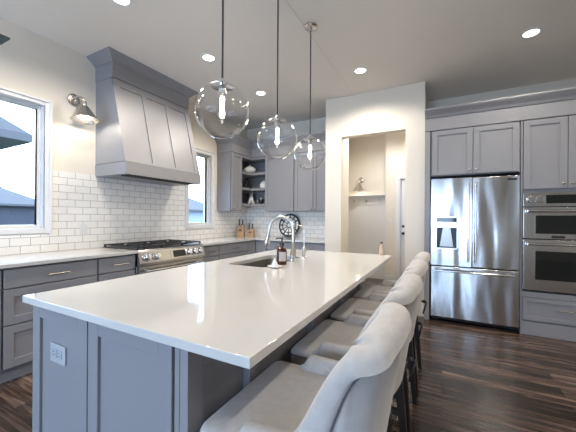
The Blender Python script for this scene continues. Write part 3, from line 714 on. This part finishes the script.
tag(wt.build('island_countertop', M_quartz, None, 30, loc=(-1.05, 1.8, 0.884)), 'large glossy white quartz worktop on the island', 'countertop')
# sink
sx0, sx1, sy0, sy1 = SK[0] + 0.002, SK[1] - 0.002, SK[2] + 0.002, SK[3] - 0.002
def rrect(x0, x1, y0, y1, r, z, n=5):
    out = []
    for cx, cy, a0 in ((x0 + r, y0 + r, PI), (x1 - r, y0 + r, 1.5 * PI), (x1 - r, y1 - r, 0), (x0 + r, y1 - r, 0.5 * PI)):
        for k in range(n + 1): a = a0 + k / n * PI / 2; out.append((cx + r * math.cos(a), cy + r * math.sin(a), z))
    return out
zs = 0.8835
rings_ = [rrect(sx0 - 0.012, sx1 + 0.012, sy0 - 0.012, sy1 + 0.012, 0.05, zs), rrect(sx0, sx1, sy0, sy1, 0.045, zs), rrect(sx0 + 0.006, sx1 - 0.006, sy0 + 0.006, sy1 - 0.006, 0.045, 0.70), rrect(sx0 + 0.03, sx1 - 0.03, sy0 + 0.03, sy1 - 0.03, 0.05, 0.68),
          rrect((sx0 + sx1) / 2 - 0.05, (sx0 + sx1) / 2 + 0.05, (sy0 + sy1) / 2 - 0.05, (sy0 + sy1) / 2 + 0.05, 0.045, 0.675), rrect((sx0 + sx1) / 2 - 0.05, (sx0 + sx1) / 2 + 0.05, (sy0 + sy1) / 2 - 0.05, (sy0 + sy1) / 2 + 0.05, 0.045, 0.672),
          rrect(sx0 + 0.03, sx1 - 0.03, sy0 + 0.03, sy1 - 0.03, 0.05, 0.676), rrect(sx0 + 0.002, sx1 - 0.002, sy0 + 0.002, sy1 - 0.002, 0.045, 0.698), rrect(sx0 - 0.004, sx1 + 0.004, sy0 - 0.004, sy1 + 0.004, 0.045, zs - 0.003), rrect(sx0 - 0.012, sx1 + 0.012, sy0 - 0.012, sy1 + 0.012, 0.05, zs - 0.003)]
sk = thing('sink', 'stainless undermount sink set in the island worktop', 'sink', ((sx0 + sx1) / 2, (sy0 + sy1) / 2, 0.672))
MB().grid(rings_, True, True).build('basin', M_sinksteel, sk)
MB().lathe([(0, 0.004), (0.03, 0.004), (0.045, 0.006), (0.048, 0.001), (0, 0.0005)], ((sx0 + sx1) / 2, (sy0 + sy1) / 2, 0.675), (0, 0, 1), 20).build('drain', M_chrome, sk)

# faucets
def arc_pts(x0, z0, y, r, a0, a1, n=16):
    return [(x0 + r * math.cos(a0 + (a1 - a0) * i / n), y, z0 + r * math.sin(a0 + (a1 - a0) * i / n)) for i in range(n + 1)]
fx, fy = -1.098, 2.19
fa = thing('kitchen_faucet', 'tall chrome gooseneck pull-down faucet arching over the sink', 'faucet', (fx, fy, 0.914))
MB().lathe([(0, 0.0005), (0.031, 0.0005), (0.031, 0.008), (0.026, 0.014), (0.024, 0.09), (0.02, 0.10), (0.0175, 0.11), (0, 0.11)], (fx, fy, 0.914), (0, 0, 1), 20).build('base', M_faucet, fa)
MB().tube([(fx, fy, 1.02), (fx, fy, 1.12)] + [(x, fy, z) for x, _, z in arc_pts(fx - 0.115, 1.165, fy, 0.115, 0, PI * 0.93)] + [(fx - 0.245, fy, 1.115)], 0.0145, 12).build('spout', M_faucet, fa)
MB().lathe([(0.0155, 0), (0.02, 0.02), (0.026, 0.085), (0.023, 0.105), (0, 0.106)], (fx - 0.240, fy, 1.135), (-0.22, 0, -1), 16).build('spray_head', M_faucet, fa)
MB().tube([(fx, fy - 0.02, 0.975), (fx + 0.01, fy - 0.05, 0.98), (fx + 0.03, fy - 0.075, 1.03), (fx + 0.035, fy - 0.085, 1.07)], [0.012, 0.011, 0.007, 0.006], 10).build('lever', M_faucet, fa)
gx, gy = -1.10, 2.41
fb = thing('filter_faucet', 'slim chrome drinking water tap right of the tall faucet', 'faucet', (gx, gy, 0.914))
MB().lathe([(0, 0.0005), (0.026, 0.0005), (0.026, 0.005), (0.017, 0.012), (0.016, 0.05), (0.02, 0.07), (0.016, 0.085), (0.008, 0.1), (0, 0.1)], (gx, gy, 0.914), (0, 0, 1), 18).build('base', M_faucet, fb)
MB().tube([(gx, gy, 1.0), (gx, gy, 1.15)] + [(x, gy, z) for x, _, z in arc_pts(gx - 0.05, 1.155, gy, 0.05, 0, PI * 0.55)] + [(gx - 0.085, gy, 1.20)], 0.0055, 10).build('spout', M_faucet, fb)
MB().tube([(gx + 0.01, gy, 0.975), (gx + 0.045, gy, 0.985)], 0.005, 8).build('lever', M_faucet, fb)
# soap bottle, dish, slim bottle
bx, by_ = -1.09, 1.98
bo = thing('soap_bottle', 'amber glass pump bottle with pale label beside the sink', 'bottle', (bx, by_, 0.914))
MB().lathe([(0, 0.001), (0.036, 0.001), (0.039, 0.005), (0.039, 0.105), (0.034, 0.122), (0.016, 0.135), (0.015, 0.148), (0, 0.148)], (bx, by_, 0.914), (0, 0, 1), 26).build('bottle_body', M_amber, bo)
th = math.atan2(-by_, -bx)
MB().grid([[(bx + 0.0396 * math.cos(th + t_), by_ + 0.0396 * math.sin(th + t_), 0.914 + h) for t_ in [i * 0.1 - 0.55 for i in range(16)]] for h in (0.03, 0.098)]).build('label_patch', M_label, bo)
MB().lathe([(0, 0.1485), (0.018, 0.1485), (0.018, 0.164), (0.006, 0.168), (0.005, 0.195), (0.011, 0.197), (0.011, 0.206), (0, 0.207)], (bx, by_, 0.914), (0, 0, 1), 16).tube([(bx, by_, 1.115), (bx - 0.045, by_ + 0.002, 1.113), (bx - 0.052, by_ + 0.002, 1.106)], 0.0055, 8).build('pump', M_black, bo)
dx, dy = -1.065, 1.83
di = thing('small_dish', 'small white dish with a white peaked piece beside the sink', 'dish', (dx, dy, 0.914))
MB().lathe([(0, 0.001), (0.035, 0.001), (0.052, 0.010), (0.054, 0.012), (0.05, 0.0125), (0.034, 0.006), (0, 0.005)], (dx, dy, 0.914), (0, 0, 1), 26).build('saucer', M_ceramic, di)
MB().lathe([(0, 0.0055), (0.026, 0.0055), (0.027, 0.012), (0.018, 0.035), (0.008, 0.055), (0.005, 0.066), (0, 0.068)], (dx, dy, 0.914), (0, 0, 1), 18).build('peak', M_ceramic, di)
sx_, sy_ = -0.53, 2.985
sb = thing('slim_bottle', 'slim pinkish beige bottle at the far edge of the island', 'bottle', (sx_, sy_, 0.914))
MB().lathe([(0, 0.001), (0.019, 0.001), (0.021, 0.006), (0.021, 0.06), (0.012, 0.085), (0.011, 0.11), (0, 0.11)], (sx_, sy_, 0.914), (0, 0, 1), 18).build('bottle_body', M_pink, sb)
MB().lathe([(0, 0.1105), (0.013, 0.1105), (0.013, 0.128), (0, 0.13)], (sx_, sy_, 0.914), (0, 0, 1), 14).build('cap', M_woodcap, sb)

# ------------------------------------------------------------------ stools
def smooth(a, b, x):
    t = max(0.0, min(1.0, (x - a) / (b - a))); return t * t * (3 - 2 * t)
def make_stool(label):
    root = thing('counter_stool', label, 'stool', (0, 0, 0), 'upholstered stools along the island')
    # seat
    rows_ = []
    def rr(ix, z):
        pts = []; xa, xb, w, r = -0.27 + ix, 0.17 - ix, 0.238 - ix, max(0.034 - ix, 0.018)
        for cx, cy, a0 in ((xa + r, -w + r, PI), (xb - r, -w + r, 1.5 * PI), (xb - r, w - r, 0), (xa + r, w - r, 0.5 * PI)):
            for k in range(7): a = a0 + k / 6 * PI / 2; pts.append((cx + r * math.cos(a), cy + r * math.sin(a), z))
        return pts
    sec = [(0.05, 0.535), (0.01, 0.537), (0.0, 0.548), (0.0, 0.625), (-0.003, 0.645), (0.004, 0.658), (0.02, 0.665), (0.07, 0.670), (0.13, 0.673), (0.19, 0.674)]
    R_ = [rr(i, z) for i, z in sec]
    mb = MB(); mb.grid(R_, False, True)
    t = bmesh.new(); t.faces.new([t.verts.new(p) for p in R_[0]]); t.faces.new([t.verts.new(p) for p in R_[-1]]); mb.merge(t)
    st_ = mb.build('seat', M_fab, root, 60)
    MB().ring(rr(-0.002, 0.637), 0.0042, 6).build('seat_piping', M_pipe, st_)
    # wing back shell
    half = []
    n1, n2, n3 = 30, 10, 8
    for i in range(n1): half.append((-0.145 + (0.125 + 0.145) * i / n1, 0.242, 0, 1))
    for i in range(n2):
        a = PI / 2 * (1 - i / n2); half.append((0.125 + 0.078 * math.cos(a), 0.164 + 0.078 * math.sin(a), math.cos(a), math.sin(a)))
    for i in range(n3):
        y = 0.164 * (1 - i / n3); half.append((0.203 + 0.018 * (1 - (y / 0.164) ** 2), y, 1, 0))
    path = half + [(0.221, 0, 1, 0)] + [(x, -y, nx, -ny) for x, y, nx, ny in half[::-1]]
    def top(x, y):
        f = smooth(0.015, 0.15, x)
        z = 0.720 + (0.972 - 0.720) * f + 0.038 * smooth(0.14, 0.2, x) * math.cos(min(1, abs(y) / 0.24) * PI / 2)
        return z - 0.05 * (1 - smooth(-0.145, -0.10, x))
    def lean(x, z): return 0.16 * (z - 0.62) * smooth(0.0, 0.2, x)
    secs, groove = [], []
    for x, y, nx, ny in path:
        w = smooth(-0.05, 0.18, x); t_ = 0.052 + 0.036 * w; zt = top(x, y); r = t_ / 2
        zr = 0.548 + (zt - 0.045 - 0.548) * smooth(0.05, 0.165, x)
        ps = [(-0.004, 0.535), (-0.005, 0.538 + (zr - 0.012 - 0.538) * 0.5), (-0.007, zr - 0.006), (0.004, zr + 0.006), (0.010, zr + (zt - r * 0.9 - zr) * 0.5), (0.008, zt - r * 0.9)]
        for k in range(1, 8):
            a = k / 8 * PI; ps.append((-r + r * 1.02 * math.cos(a) + 0.004 * (1 - k / 8), zt - r * 0.75 + r * 0.75 * math.sin(a)))
        ps += [(-t_, zt - r * 1.0), (-t_ - 0.004, 0.72 * zt + 0.28 * 0.62), (-t_, 0.62), (-t_, 0.55), (-t_ + 0.01, 0.535)]
        secs.append([(x + nx * o + lean(x, z), y + ny * o, z) for o, z in ps])
        groove.append((x + nx * -0.001 + lean(x, zr), y + ny * -0.001, zr + 0.001))
    mb = MB(); mb.grid(secs, False, True)
    for S in (secs[0], secs[-1]):
        c = Vector((0, 0, 0))
        for p in S: c += Vector(p)
        c /= len(S); t = bmesh.new(); A = [t.verts.new(p) for p in S]
        sg = -0.012
        B = [t.verts.new((p[0] + sg, c.y + (p[1] - c.y) * 0.72, c.z + (p[2] - c.z) * 0.86)) for p in S]
        for i in range(len(S)): t.faces.new([A[i], A[(i + 1) % len(S)], B[(i + 1) % len(S)], B[i]])
        t.faces.new(B); mb.merge(t)
    bk = mb.build('backrest', M_fab, root, 70)
    MB().tube(groove, 0.0045, 6).build('back_piping', M_pipe, bk)
    # ring pull on the rear
    zc, xc = 0.62, 0.222
    rg_ = MB().ring([(xc + 0.022 + 0.012 * math.cos(a), 0.045 * math.sin(a), zc - 0.045 + 0.045 * math.cos(a)) for a in [2 * PI * i / 20 for i in range(20)]], 0.005, 8)
    rg_.ball((xc + 0.016, 0, zc + 0.002), 0.014, 10)
    rg_.tube([(xc - 0.012, 0, zc + 0.002), (xc + 0.03, 0, zc + 0.002)], 0.007, 8)
    rg_.build('ring_pull', M_iron, bk)
    # legs
    for sx in (-1, 1):
        for sy in (-1, 1):
            xt = -0.225 if sx < 0 else 0.15; xb = -0.245 if sx < 0 else 0.20
            yt, yb = sy * 0.19, sy * 0.205
            q = MB(); t = bmesh.new(); rws = []
            for zz, hw in ((0.55, 0.022), (0.3, 0.019), (0.0, 0.014)):
                k = 1 - zz / 0.55; cx, cy = xt + (xb - xt) * k, yt + (yb - yt) * k
                rws.append([(cx - hw, cy - hw, zz), (cx + hw, cy - hw, zz), (cx + hw, cy + hw, zz), (cx - hw, cy + hw, zz)])
            q.grid(rws, False, True)
            for R2 in (rws[0], rws[-1]): t = bmesh.new(); t.faces.new([t.verts.new(p) for p in R2]); q.merge(t)
            q.build('leg', M_legs, root)
    for sy in (-1, 1): MB().box((-0.225, sy * 0.198 - 0.009, 0.23), (0.165, sy * 0.198 + 0.009, 0.26)).build('stretcher', M_legs, root)
    MB().box((-0.25, -0.19, 0.17), (-0.226, 0.19, 0.20), 0.003).build('foot_rail', M_legs, root)
    return root
SL = ['pale grey upholstered counter stool nearest the camera', 'second nearest pale grey upholstered counter stool along the island',
      'third pale grey upholstered counter stool along the island', 'farthest pale grey upholstered counter stool, nearest the refrigerator']
def copy_tree(o, parent=None):
    c = o.copy(); COL.objects.link(c)
    if parent: c.parent = parent
    for ch in list(o.children): copy_tree(ch, c)
    return c
stool0 = make_stool(SL[0])
for i, (sx, sy, rz) in enumerate(((-0.362, 0.876, 0.0), (-0.362, 1.460, 0.0), (-0.362, 2.008, 0.0), (-0.362, 2.545, 0.0))):
    o = stool0 if i == 0 else copy_tree(stool0)
    o['label'] = SL[i]; o.location = (sx, sy, 0); o.rotation_euler.z = rz

# ------------------------------------------------------------------ pendants
def pendant(x, y, zc, label):
    R = 0.152; root = thing('globe_pendant', label, 'pendant lamp', (x, y, CZ), 'clear glass globe pendants above the island')
    MB().lathe([(0, -0.0005), (0.062, -0.0005), (0.062, -0.012), (0.05, -0.024), (0.012, -0.028), (0.012, -0.045), (0, -0.045)], (x, y, CZ), (0, 0, 1), 24).build('canopy', M_nickel, root)
    MB().tube([(x, y, CZ - 0.04), (x, y, zc + R + 0.01)], 0.0058, 8).build('rod', M_iron, root)
    MB().lathe([(0.0, R + 0.03), (0.012, R + 0.028), (0.016, R + 0.012), (0.05, R - 0.004), (0.062, R - 0.016), (0.06, R - 0.018), (0.024, R - 0.012), (0.022, R - 0.055), (0.0, R - 0.056)], (x, y, zc), (0, 0, 1), 28).build('cap', M_chrome, root)
    prof = []
    a0 = 0.40
    for i in range(33): a = a0 + (PI - a0) * i / 32; prof.append((R * math.sin(a) if i < 32 else 0, R * math.cos(a)))
    lip = [((R - 0.003) * math.sin(a0), (R - 0.003) * math.cos(a0)), ((R + 0.002) * math.sin(a0) , (R + 0.002) * math.cos(a0) + 0.002)]
    MB().lathe(lip[::-1] + prof, (x, y, zc), (0, 0, 1), 48).build('glass_globe', M_globe, root, 80)
    b = MB().lathe([(0.0, 0.093), (0.012, 0.092), (0.014, 0.075), (0.015, -0.03), (0.008, -0.045), (0, -0.048)], (x, y, zc), (0, 0, 1), 16).build('tube_bulb', M_globe, root, 80)
    fl = MB()
    for k in range(4):
        a = k * PI / 2 + 0.4; fl.tube([(x + 0.007 * math.cos(a), y + 0.007 * math.sin(a), zc + 0.08), (x + 0.006 * math.cos(a + 0.3), y + 0.006 * math.sin(a + 0.3), zc - 0.035)], 0.0042, 6)
    fl.build('filament', M_fil, b)
    lamp(root, 'bulb_light', (x, y, zc + 0.02), 4.5, (1, 0.84, 0.62), radius=0.02)
pendant(-1.097, 1.29, 1.866, 'nearest and largest looking clear glass globe pendant')
pendant(-1.097, 1.91, 1.858, 'middle clear glass globe pendant above the island')
pendant(-1.097, 2.525, 1.866, 'farthest clear glass globe pendant, nearest the hall opening')

# ------------------------------------------------------------------ recessed lamps
def downlight(x, y, label, watts=LAMP, col=LAMP_COL):
    r = thing('recessed_light', label, 'ceiling light', (x, y, CZ), 'recessed ceiling lights')
    MB().lathe([(0.062, -0.0005), (0.088, -0.0005), (0.086, -0.006), (0.066, -0.007), (0.062, -0.003)], (x, y, CZ), (0, 0, 1), 32, True).build('trim_ring', M_trim, r)
    MB().lathe([(0, -0.0008), (0.0615, -0.0008), (0.0615, -0.003), (0, -0.0035)], (x, y, CZ), (0, 0, 1), 28).build('lens', M_lens, r)
    lamp(r, 'lamp_light', (x, y, CZ - 0.03), watts, col, 'SPOT', 0.06, math.radians(160), 0.5)
downlight(-2.33, 2.505, 'recessed ceiling light in front of the range hood')
downlight(-2.32, 3.56, 'recessed ceiling light nearest the far cabinet corner')
downlight(-0.89, 3.56, 'recessed ceiling light in front of the hall opening wall')
downlight(0.742, 3.58, 'recessed ceiling light in front of the refrigerator, at photo right', 30)
downlight(-2.35, 1.50, 'recessed ceiling light cut off by the top photo edge')
for x, y in ((0.75, 2.4), (0.75, 1.2), (-2.35, 0.4), (0.75, -0.2), (2.3, 1.2), (2.3, 3.4)):  # added lamps out of view, placed to brighten the room
    downlight(x, y, 'unseen recessed ceiling light added to brighten the room', 34 if x > 0 else LAMP)
downlight(-0.8, 5.2, 'unseen recessed ceiling light added to brighten the hall', 70, (1.0, 0.96, 0.90))  # added lamp behind the header, only to light the hall walls

# crease line on the ceiling: thin drywall bead
struct(MB().box((-1.155, -2.0, CZ - 0.002), (-1.147, 4.215, CZ)), 'trim_4', M_seam, 'faint straight seam in the ceiling drywall')

barn_sconce('polished metal barn style wall lamp left of the range hood', LX, 1.735, 2.53, (1, 0, 0), 1.0, 4.5, 0.15)

# ceiling fan, only one blade tip shows at the left edge
fanx, fany, fz0 = -2.545, 0.29, 2.39
fn = thing('ceiling_fan', 'dark ceiling fan with one blade tip showing at left edge', 'ceiling fan', (fanx, fany, CZ))
MB().lathe([(0, -0.0005), (0.07, -0.0005), (0.06, -0.05), (0.014, -0.06), (0.014, -0.55), (0.09, -0.57), (0.10, -0.67), (0.06, -0.72), (0, -0.73)], (fanx, fany, CZ), (0, 0, 1), 24).build('motor', M_fan, fn)
for k in range(5):
    a = 2 * PI * k / 5 + PI / 2; c_, s_ = math.cos(a), math.sin(a)
    bl = MB(lambda p, c_=c_, s_=s_: Vector((fanx + p[0] * c_ - p[1] * s_, fany + p[0] * s_ + p[1] * c_, p[2])))
    bl.box((0.08, -0.07, fz0 + 0.02), (0.56, 0.07, fz0 + 0.032), 0.004)
    bl.build('blade', M_fan, fn)

# ------------------------------------------------------------------ things on the far counter and shelves
CT = 0.914
def knife_block(x, y, w, d, h, label, rz, nk, s):
    root = thing('knife_block', label, 'knife block', (x, y, CT), 'wooden knife blocks')
    c_, s_ = math.cos(rz), math.sin(rz)
    T = lambda p: Vector((x + p[0] * c_ - p[1] * s_, y + p[0] * s_ + p[1] * c_, CT + p[2]))
    m = MB(T); m.prism([(-d / 2, 0.0005), (d / 2, 0.0005), (d / 2, h * 1.05), (-d / 2, h * 0.80)], 0, -w / 2, w / 2, 0.003)
    m.build('block', M_wood, root)
    MB(T).box((-w * 0.22, -d / 2 - 0.003, h * 0.45), (w * 0.22, -d / 2 + 0.001, h * 0.66), 0.001, 1).build('front_mark', M_woodcap, root)
    for i in range(nk):
        u = -w / 2 + w * (i + 0.5) / nk; zz = h * 0.9; L = s * (1.0 - 0.12 * (i % 2))
        k = thing('kitchen_knife', '%s black handled knife in the %s' % (['left', 'right', 'third'][i], 'left knife block' if 'left' in label else 'right knife block'), 'knife', T((u, 0, zz)), 'black handled knives in the blocks')
        MB(T).box((u - 0.011, -0.016, zz + 0.012), (u + 0.011, 0.012, zz + 0.012 + L), 0.005).build('handle', M_black, k)
        MB(T).box((u - 0.0015, -0.012, zz - 0.06), (u + 0.0015, 0.008, zz + 0.013)).build('blade', M_chrome, k)
knife_block(-3.395, 4.555, 0.13, 0.11, 0.215, 'left taller wooden knife block in the counter corner', 0.35, 2, 0.13)
knife_block(-3.225, 4.635, 0.125, 0.10, 0.15, 'right shorter wooden knife block in the counter corner', 0.3, 2, 0.11)
# big black and white round plate leaning on the back wall
px, pz, pr_ = -2.50, CT + 0.222, 0.215; py = 4.83
tilt = 0.22
def TPl(p):   # disc plane: u right, v up (tilted back), d toward viewer
    return Vector((px + p[0], py + p[1] * math.sin(tilt) - p[2] * math.cos(tilt), pz + p[1] * math.cos(tilt) + p[2] * math.sin(tilt)))
pl = thing('round_platter', 'large black and white round patterned platter leaning on the tile', 'platter', (px, py, CT))
ax_ = TPl((0, 0, 1)) - TPl((0, 0, 0))
MB().lathe([(0, 0), (pr_ * 0.95, 0.0), (pr_ * 0.95, 0.008), (0, 0.008)], TPl((0, 0, 0)), ax_, 40).build('plate_face', M_ceramic, pl)
rm = MB()
for rr_, ww in ((pr_, 0.028), (pr_ * 0.68, 0.016), (pr_ * 0.24, 0.012)):
    rm.lathe([(rr_ - ww, 0.0082), (rr_ - ww, 0.016), (rr_, 0.016), (rr_, 0.0 if rr_ == pr_ else 0.0082)], TPl((0, 0, 0)), ax_, 40, True)
rm.build('dark_rings', M_black, pl)
for k in range(12):
    a = 2 * PI * k / 12; c_, s_ = math.cos(a), math.sin(a)
    t = MB(lambda p, c_=c_, s_=s_: TPl((p[0] * c_ - p[1] * s_, p[0] * s_ + p[1] * c_, p[2])))
    t.box((pr_ * 0.26, -0.006, 0.0081), (pr_ * 0.62, 0.006, 0.013)).box((pr_ * 0.69, -0.012, 0.0081), (pr_ * 0.86, 0.012, 0.013))
    t.build('spoke', M_black, pl)
# shelf ornaments
def on_shelf(i): return SH[i]
jx, jy = -3.325, 4.73
j = thing('lidded_jar', 'white melon shaped lidded jar on the top open shelf', 'jar', (jx, jy, SH[2]))
rws = []
for i in range(13):
    t_ = i / 12; z = SH[2] + 0.002 + 0.15 * t_; r = 0.03 + 0.092 * math.sin(PI * min(1, t_ * 0.96 + 0.02)) ** 0.8
    rws.append([(jx + r * (1 + 0.05 * math.cos(8 * a)) * math.cos(a), jy + r * (1 + 0.05 * math.cos(8 * a)) * math.sin(a), z) for a in [2 * PI * k / 48 for k in range(48)]])
b_ = MB(); b_.grid(rws, False, True)
for r2 in (rws[0], rws[-1]): t = bmesh.new(); t.faces.new([t.verts.new(p) for p in r2]); b_.merge(t)
b_.build('jar_body', M_ceramic, j, 60)
MB().lathe([(0, 0.152), (0.03, 0.1525), (0.034, 0.158), (0.012, 0.17), (0.016, 0.185), (0.008, 0.20), (0, 0.202)], (jx, jy, SH[2]), (0, 0, 1), 18).build('lid', M_ceramic, j)
vx, vy = -3.36, 4.64
v = MB().lathe([(0, 0.001), (0.03, 0.001), (0.05, 0.04), (0.05, 0.08), (0.025, 0.12), (0.03, 0.135), (0.02, 0.135), (0, 0.05)], (vx, vy, SH[1]), (0, 0, 1), 22)
tag(v.build('small_vase', M_black, None, loc=(vx, vy, SH[1])), 'small dark vase at left of the middle open shelf', 'vase')
wx_, wy_ = -3.02, 4.76
wd = MB().lathe([(0.0, 0.0), (0.03, 0.0), (0.072, 0.016), (0.076, 0.02), (0.07, 0.022), (0.03, 0.007), (0, 0.006)], (wx_, wy_, SH[1] + 0.074), Vector((-0.1, -0.9, 0.25)), 28)
tag(wd.build('small_plate', M_ceramic, None, loc=(wx_, wy_, SH[1])), 'small white plate tilted on the middle open shelf', 'plate')
# dog figurine
fx_, fy_ = -3.30, 4.75
z0 = SH[0] + 0.0015
dg = thing('dog_figurine', 'white seated dog figurine on the bottom open shelf', 'figurine', (fx_, fy_, z0))
fdir = Vector((0.55, -0.83, 0)); fs = Vector((0.83, 0.55, 0))
DS = 1.05
def DP(f, s, z): return Vector((fx_, fy_, z0)) + fdir * f * DS + fs * s * DS + Vector((0, 0, z * DS))
b_ = MB(); b_.tube([DP(-0.05, 0, 0.045), DP(-0.04, 0, 0.065), DP(-0.015, 0, 0.10), DP(0.005, 0, 0.135), DP(0.012, 0, 0.16)], [0.045, 0.06, 0.052, 0.04, 0.028], 16)
for s_ in (-1, 1):
    b_.tube([DP(0.02, s_ * 0.026, 0.105), DP(0.034, s_ * 0.027, 0.05), DP(0.036, s_ * 0.027, 0.010), DP(0.055, s_ * 0.027, 0.008)], [0.02, 0.014, 0.011, 0.008], 10)
    b_.tube([DP(-0.06, s_ * 0.035, 0.045), DP(-0.02, s_ * 0.048, 0.04), DP(0.01, s_ * 0.045, 0.014), DP(0.03, s_ * 0.045, 0.009)], [0.026, 0.028, 0.014, 0.009], 10)
b_.tube([DP(-0.085, 0, 0.02), DP(-0.12, 0.02, 0.012), DP(-0.11, 0.05, 0.012)], [0.012, 0.009, 0.005], 8)
b_.ball(DP(0.018, 0, 0.178), 0.033, 16); b_.tube([DP(0.03, 0, 0.172), DP(0.062, 0, 0.166), DP(0.068, 0, 0.165)], [0.022, 0.017, 0.012], 12)
for s_ in (-1, 1): b_.tube([DP(0.008, s_ * 0.02, 0.198), DP(0.004, s_ * 0.028, 0.222), DP(0.004, s_ * 0.03, 0.228)], [0.012, 0.007, 0.002], 8)
b_.build('dog_body', M_ceramic, dg, 80)
MB().ball(DP(0.071, 0, 0.169), 0.007, 8).ball(DP(0.045, 0.016, 0.188), 0.004, 8).ball(DP(0.045, -0.016, 0.188), 0.004, 8).build('nose_and_eyes', M_black, dg)
kx, ky = -3.06, 4.73
kt = thing('teapot', 'small black and white round teapot on the bottom open shelf', 'teapot', (kx, ky, SH[0]))
MB().lathe([(0, 0.001), (0.03, 0.001), (0.055, 0.03), (0.06, 0.055), (0.048, 0.085), (0.02, 0.098), (0, 0.098)], (kx, ky, SH[0]), (0, 0, 1), 24).build('pot', M_black, kt)
MB().lathe([(0, 0.0985), (0.022, 0.0985), (0.02, 0.108), (0.006, 0.112), (0.01, 0.122), (0, 0.127)], (kx, ky, SH[0]), (0, 0, 1), 16).build('lid', M_ceramic, kt)
MB().tube([(kx + 0.05, ky, SH[0] + 0.045), (kx + 0.075, ky - 0.002, SH[0] + 0.07), (kx + 0.08, ky - 0.002, SH[0] + 0.092)], [0.013, 0.009, 0.007], 10).build('spout', M_black, kt)
MB().tube([(kx - 0.05, ky, SH[0] + 0.075), (kx - 0.085, ky, SH[0] + 0.075), (kx - 0.09, ky, SH[0] + 0.05), (kx - 0.055, ky, SH[0] + 0.035)], 0.005, 8).build('handle', M_ceramic, kt)
# tile outlet
q = MB(FX(LX + 0.012)); q.box((1.80, 1.075, 0), (1.875, 1.19, 0.006), 0.002).box((1.82, 1.14, 0.006), (1.855, 1.17, 0.008), 0.002).box((1.82, 1.095, 0.006), (1.855, 1.125, 0.008), 0.002)
tag(q.build('wall_outlet', M_trim, None, loc=(LX + 0.012, 1.84, 1.13)), 'white outlet plate on the tile left of the range', 'outlet')
q = MB(FY(BY - 0.012)); q.box((-1.84, 1.10, 0), (-1.765, 1.215, 0.006), 0.002).box((-1.82, 1.165, 0.006), (-1.785, 1.195, 0.008), 0.002).box((-1.82, 1.12, 0.006), (-1.785, 1.15, 0.008), 0.002)
tag(q.build('wall_outlet', M_trim, None, loc=(-1.80, BY - 0.012, 1.15)), 'white outlet plate on the far tile right of the platter', 'outlet')

# ------------------------------------------------------------------ outside
M_siding = mat('blue_grey_siding', (0.021, 0.023, 0.032), 0.8)
M_roof = bumpy(mat('grey_shingle', (0.027, 0.026, 0.027), 0.9), 25, 0.6, 0.02)
M_eave = mat('pale_fascia', (0.034, 0.034, 0.037), 0.7)
M_ground = bumpy(mat('lawn', (0.04, 0.06, 0.03), 0.95), 3, 0.5, 0.05)
struct(MB().box((-60, -30, -1.1), (LX - 0.4, 40, -1.0)), 'ground', M_ground, 'ground outside the windows')
def house(x0, x1, y0, y1, ze, zr, label, ov=0.45, ra=0.42, rb=0.58):
    r = thing('neighbor_house', label, 'house', ((x0 + x1) / 2, (y0 + y1) / 2, -1.0), 'houses outside the windows')
    MB().box((x0, y0, -1.0), (x1, y1, ze - 0.02)).build('house_wall', M_siding, r)
    MB().box((x0 - ov, y0 - ov, ze - 0.13), (x1 + ov, y1 + ov, ze), 0.01).build('fascia', M_eave, r)
    b = MB(); xm0, xm1 = x0 + (x1 - x0) * 0.45, x0 + (x1 - x0) * 0.55; ym0, ym1 = y0 + (y1 - y0) * ra, y0 + (y1 - y0) * rb
    lo = [(x0 - ov, y0 - ov, ze), (x1 + ov, y0 - ov, ze), (x1 + ov, y1 + ov, ze), (x0 - ov, y1 + ov, ze)]
    hi = [(xm0, ym0, zr), (xm1, ym0, zr), (xm1, ym1, zr), (xm0, ym1, zr)]
    b.grid([lo, hi], False, True); t = bmesh.new(); t.faces.new([t.verts.new(p) for p in lo]); t.faces.new([t.verts.new(p) for p in hi]); b.merge(t)
    b.build('roof', M_roof, r, 10)
    return r
house(-17.0, -8.1, -8.0, 0.95, 2.72, 7.6, 'blue grey house whose low porch eave juts into the large window', 1.6)
house(-31, -24.4, -4.0, 10.2, 2.05, 3.45, 'farther blue grey hip roofed house low in the large window', 0.4, 0.3, 0.88)
M_siding = mat('pale_siding', (0.16, 0.18, 0.21), 0.8)
house(-24, -18, 16.5, 21.0, 1.9, 3.2, 'pale house seen through the narrow window')
pl_ = MB().tube([(-17.8, 3.2, 2.60), (-17.8, 7.0, 2.615), (-17.8, 15.0, 2.63)], 0.03, 6)
tag(pl_.build('power_line', M_eave, None, loc=(-12, 4, 2.16)), 'thin grey cable crossing low in the large window', 'cable')
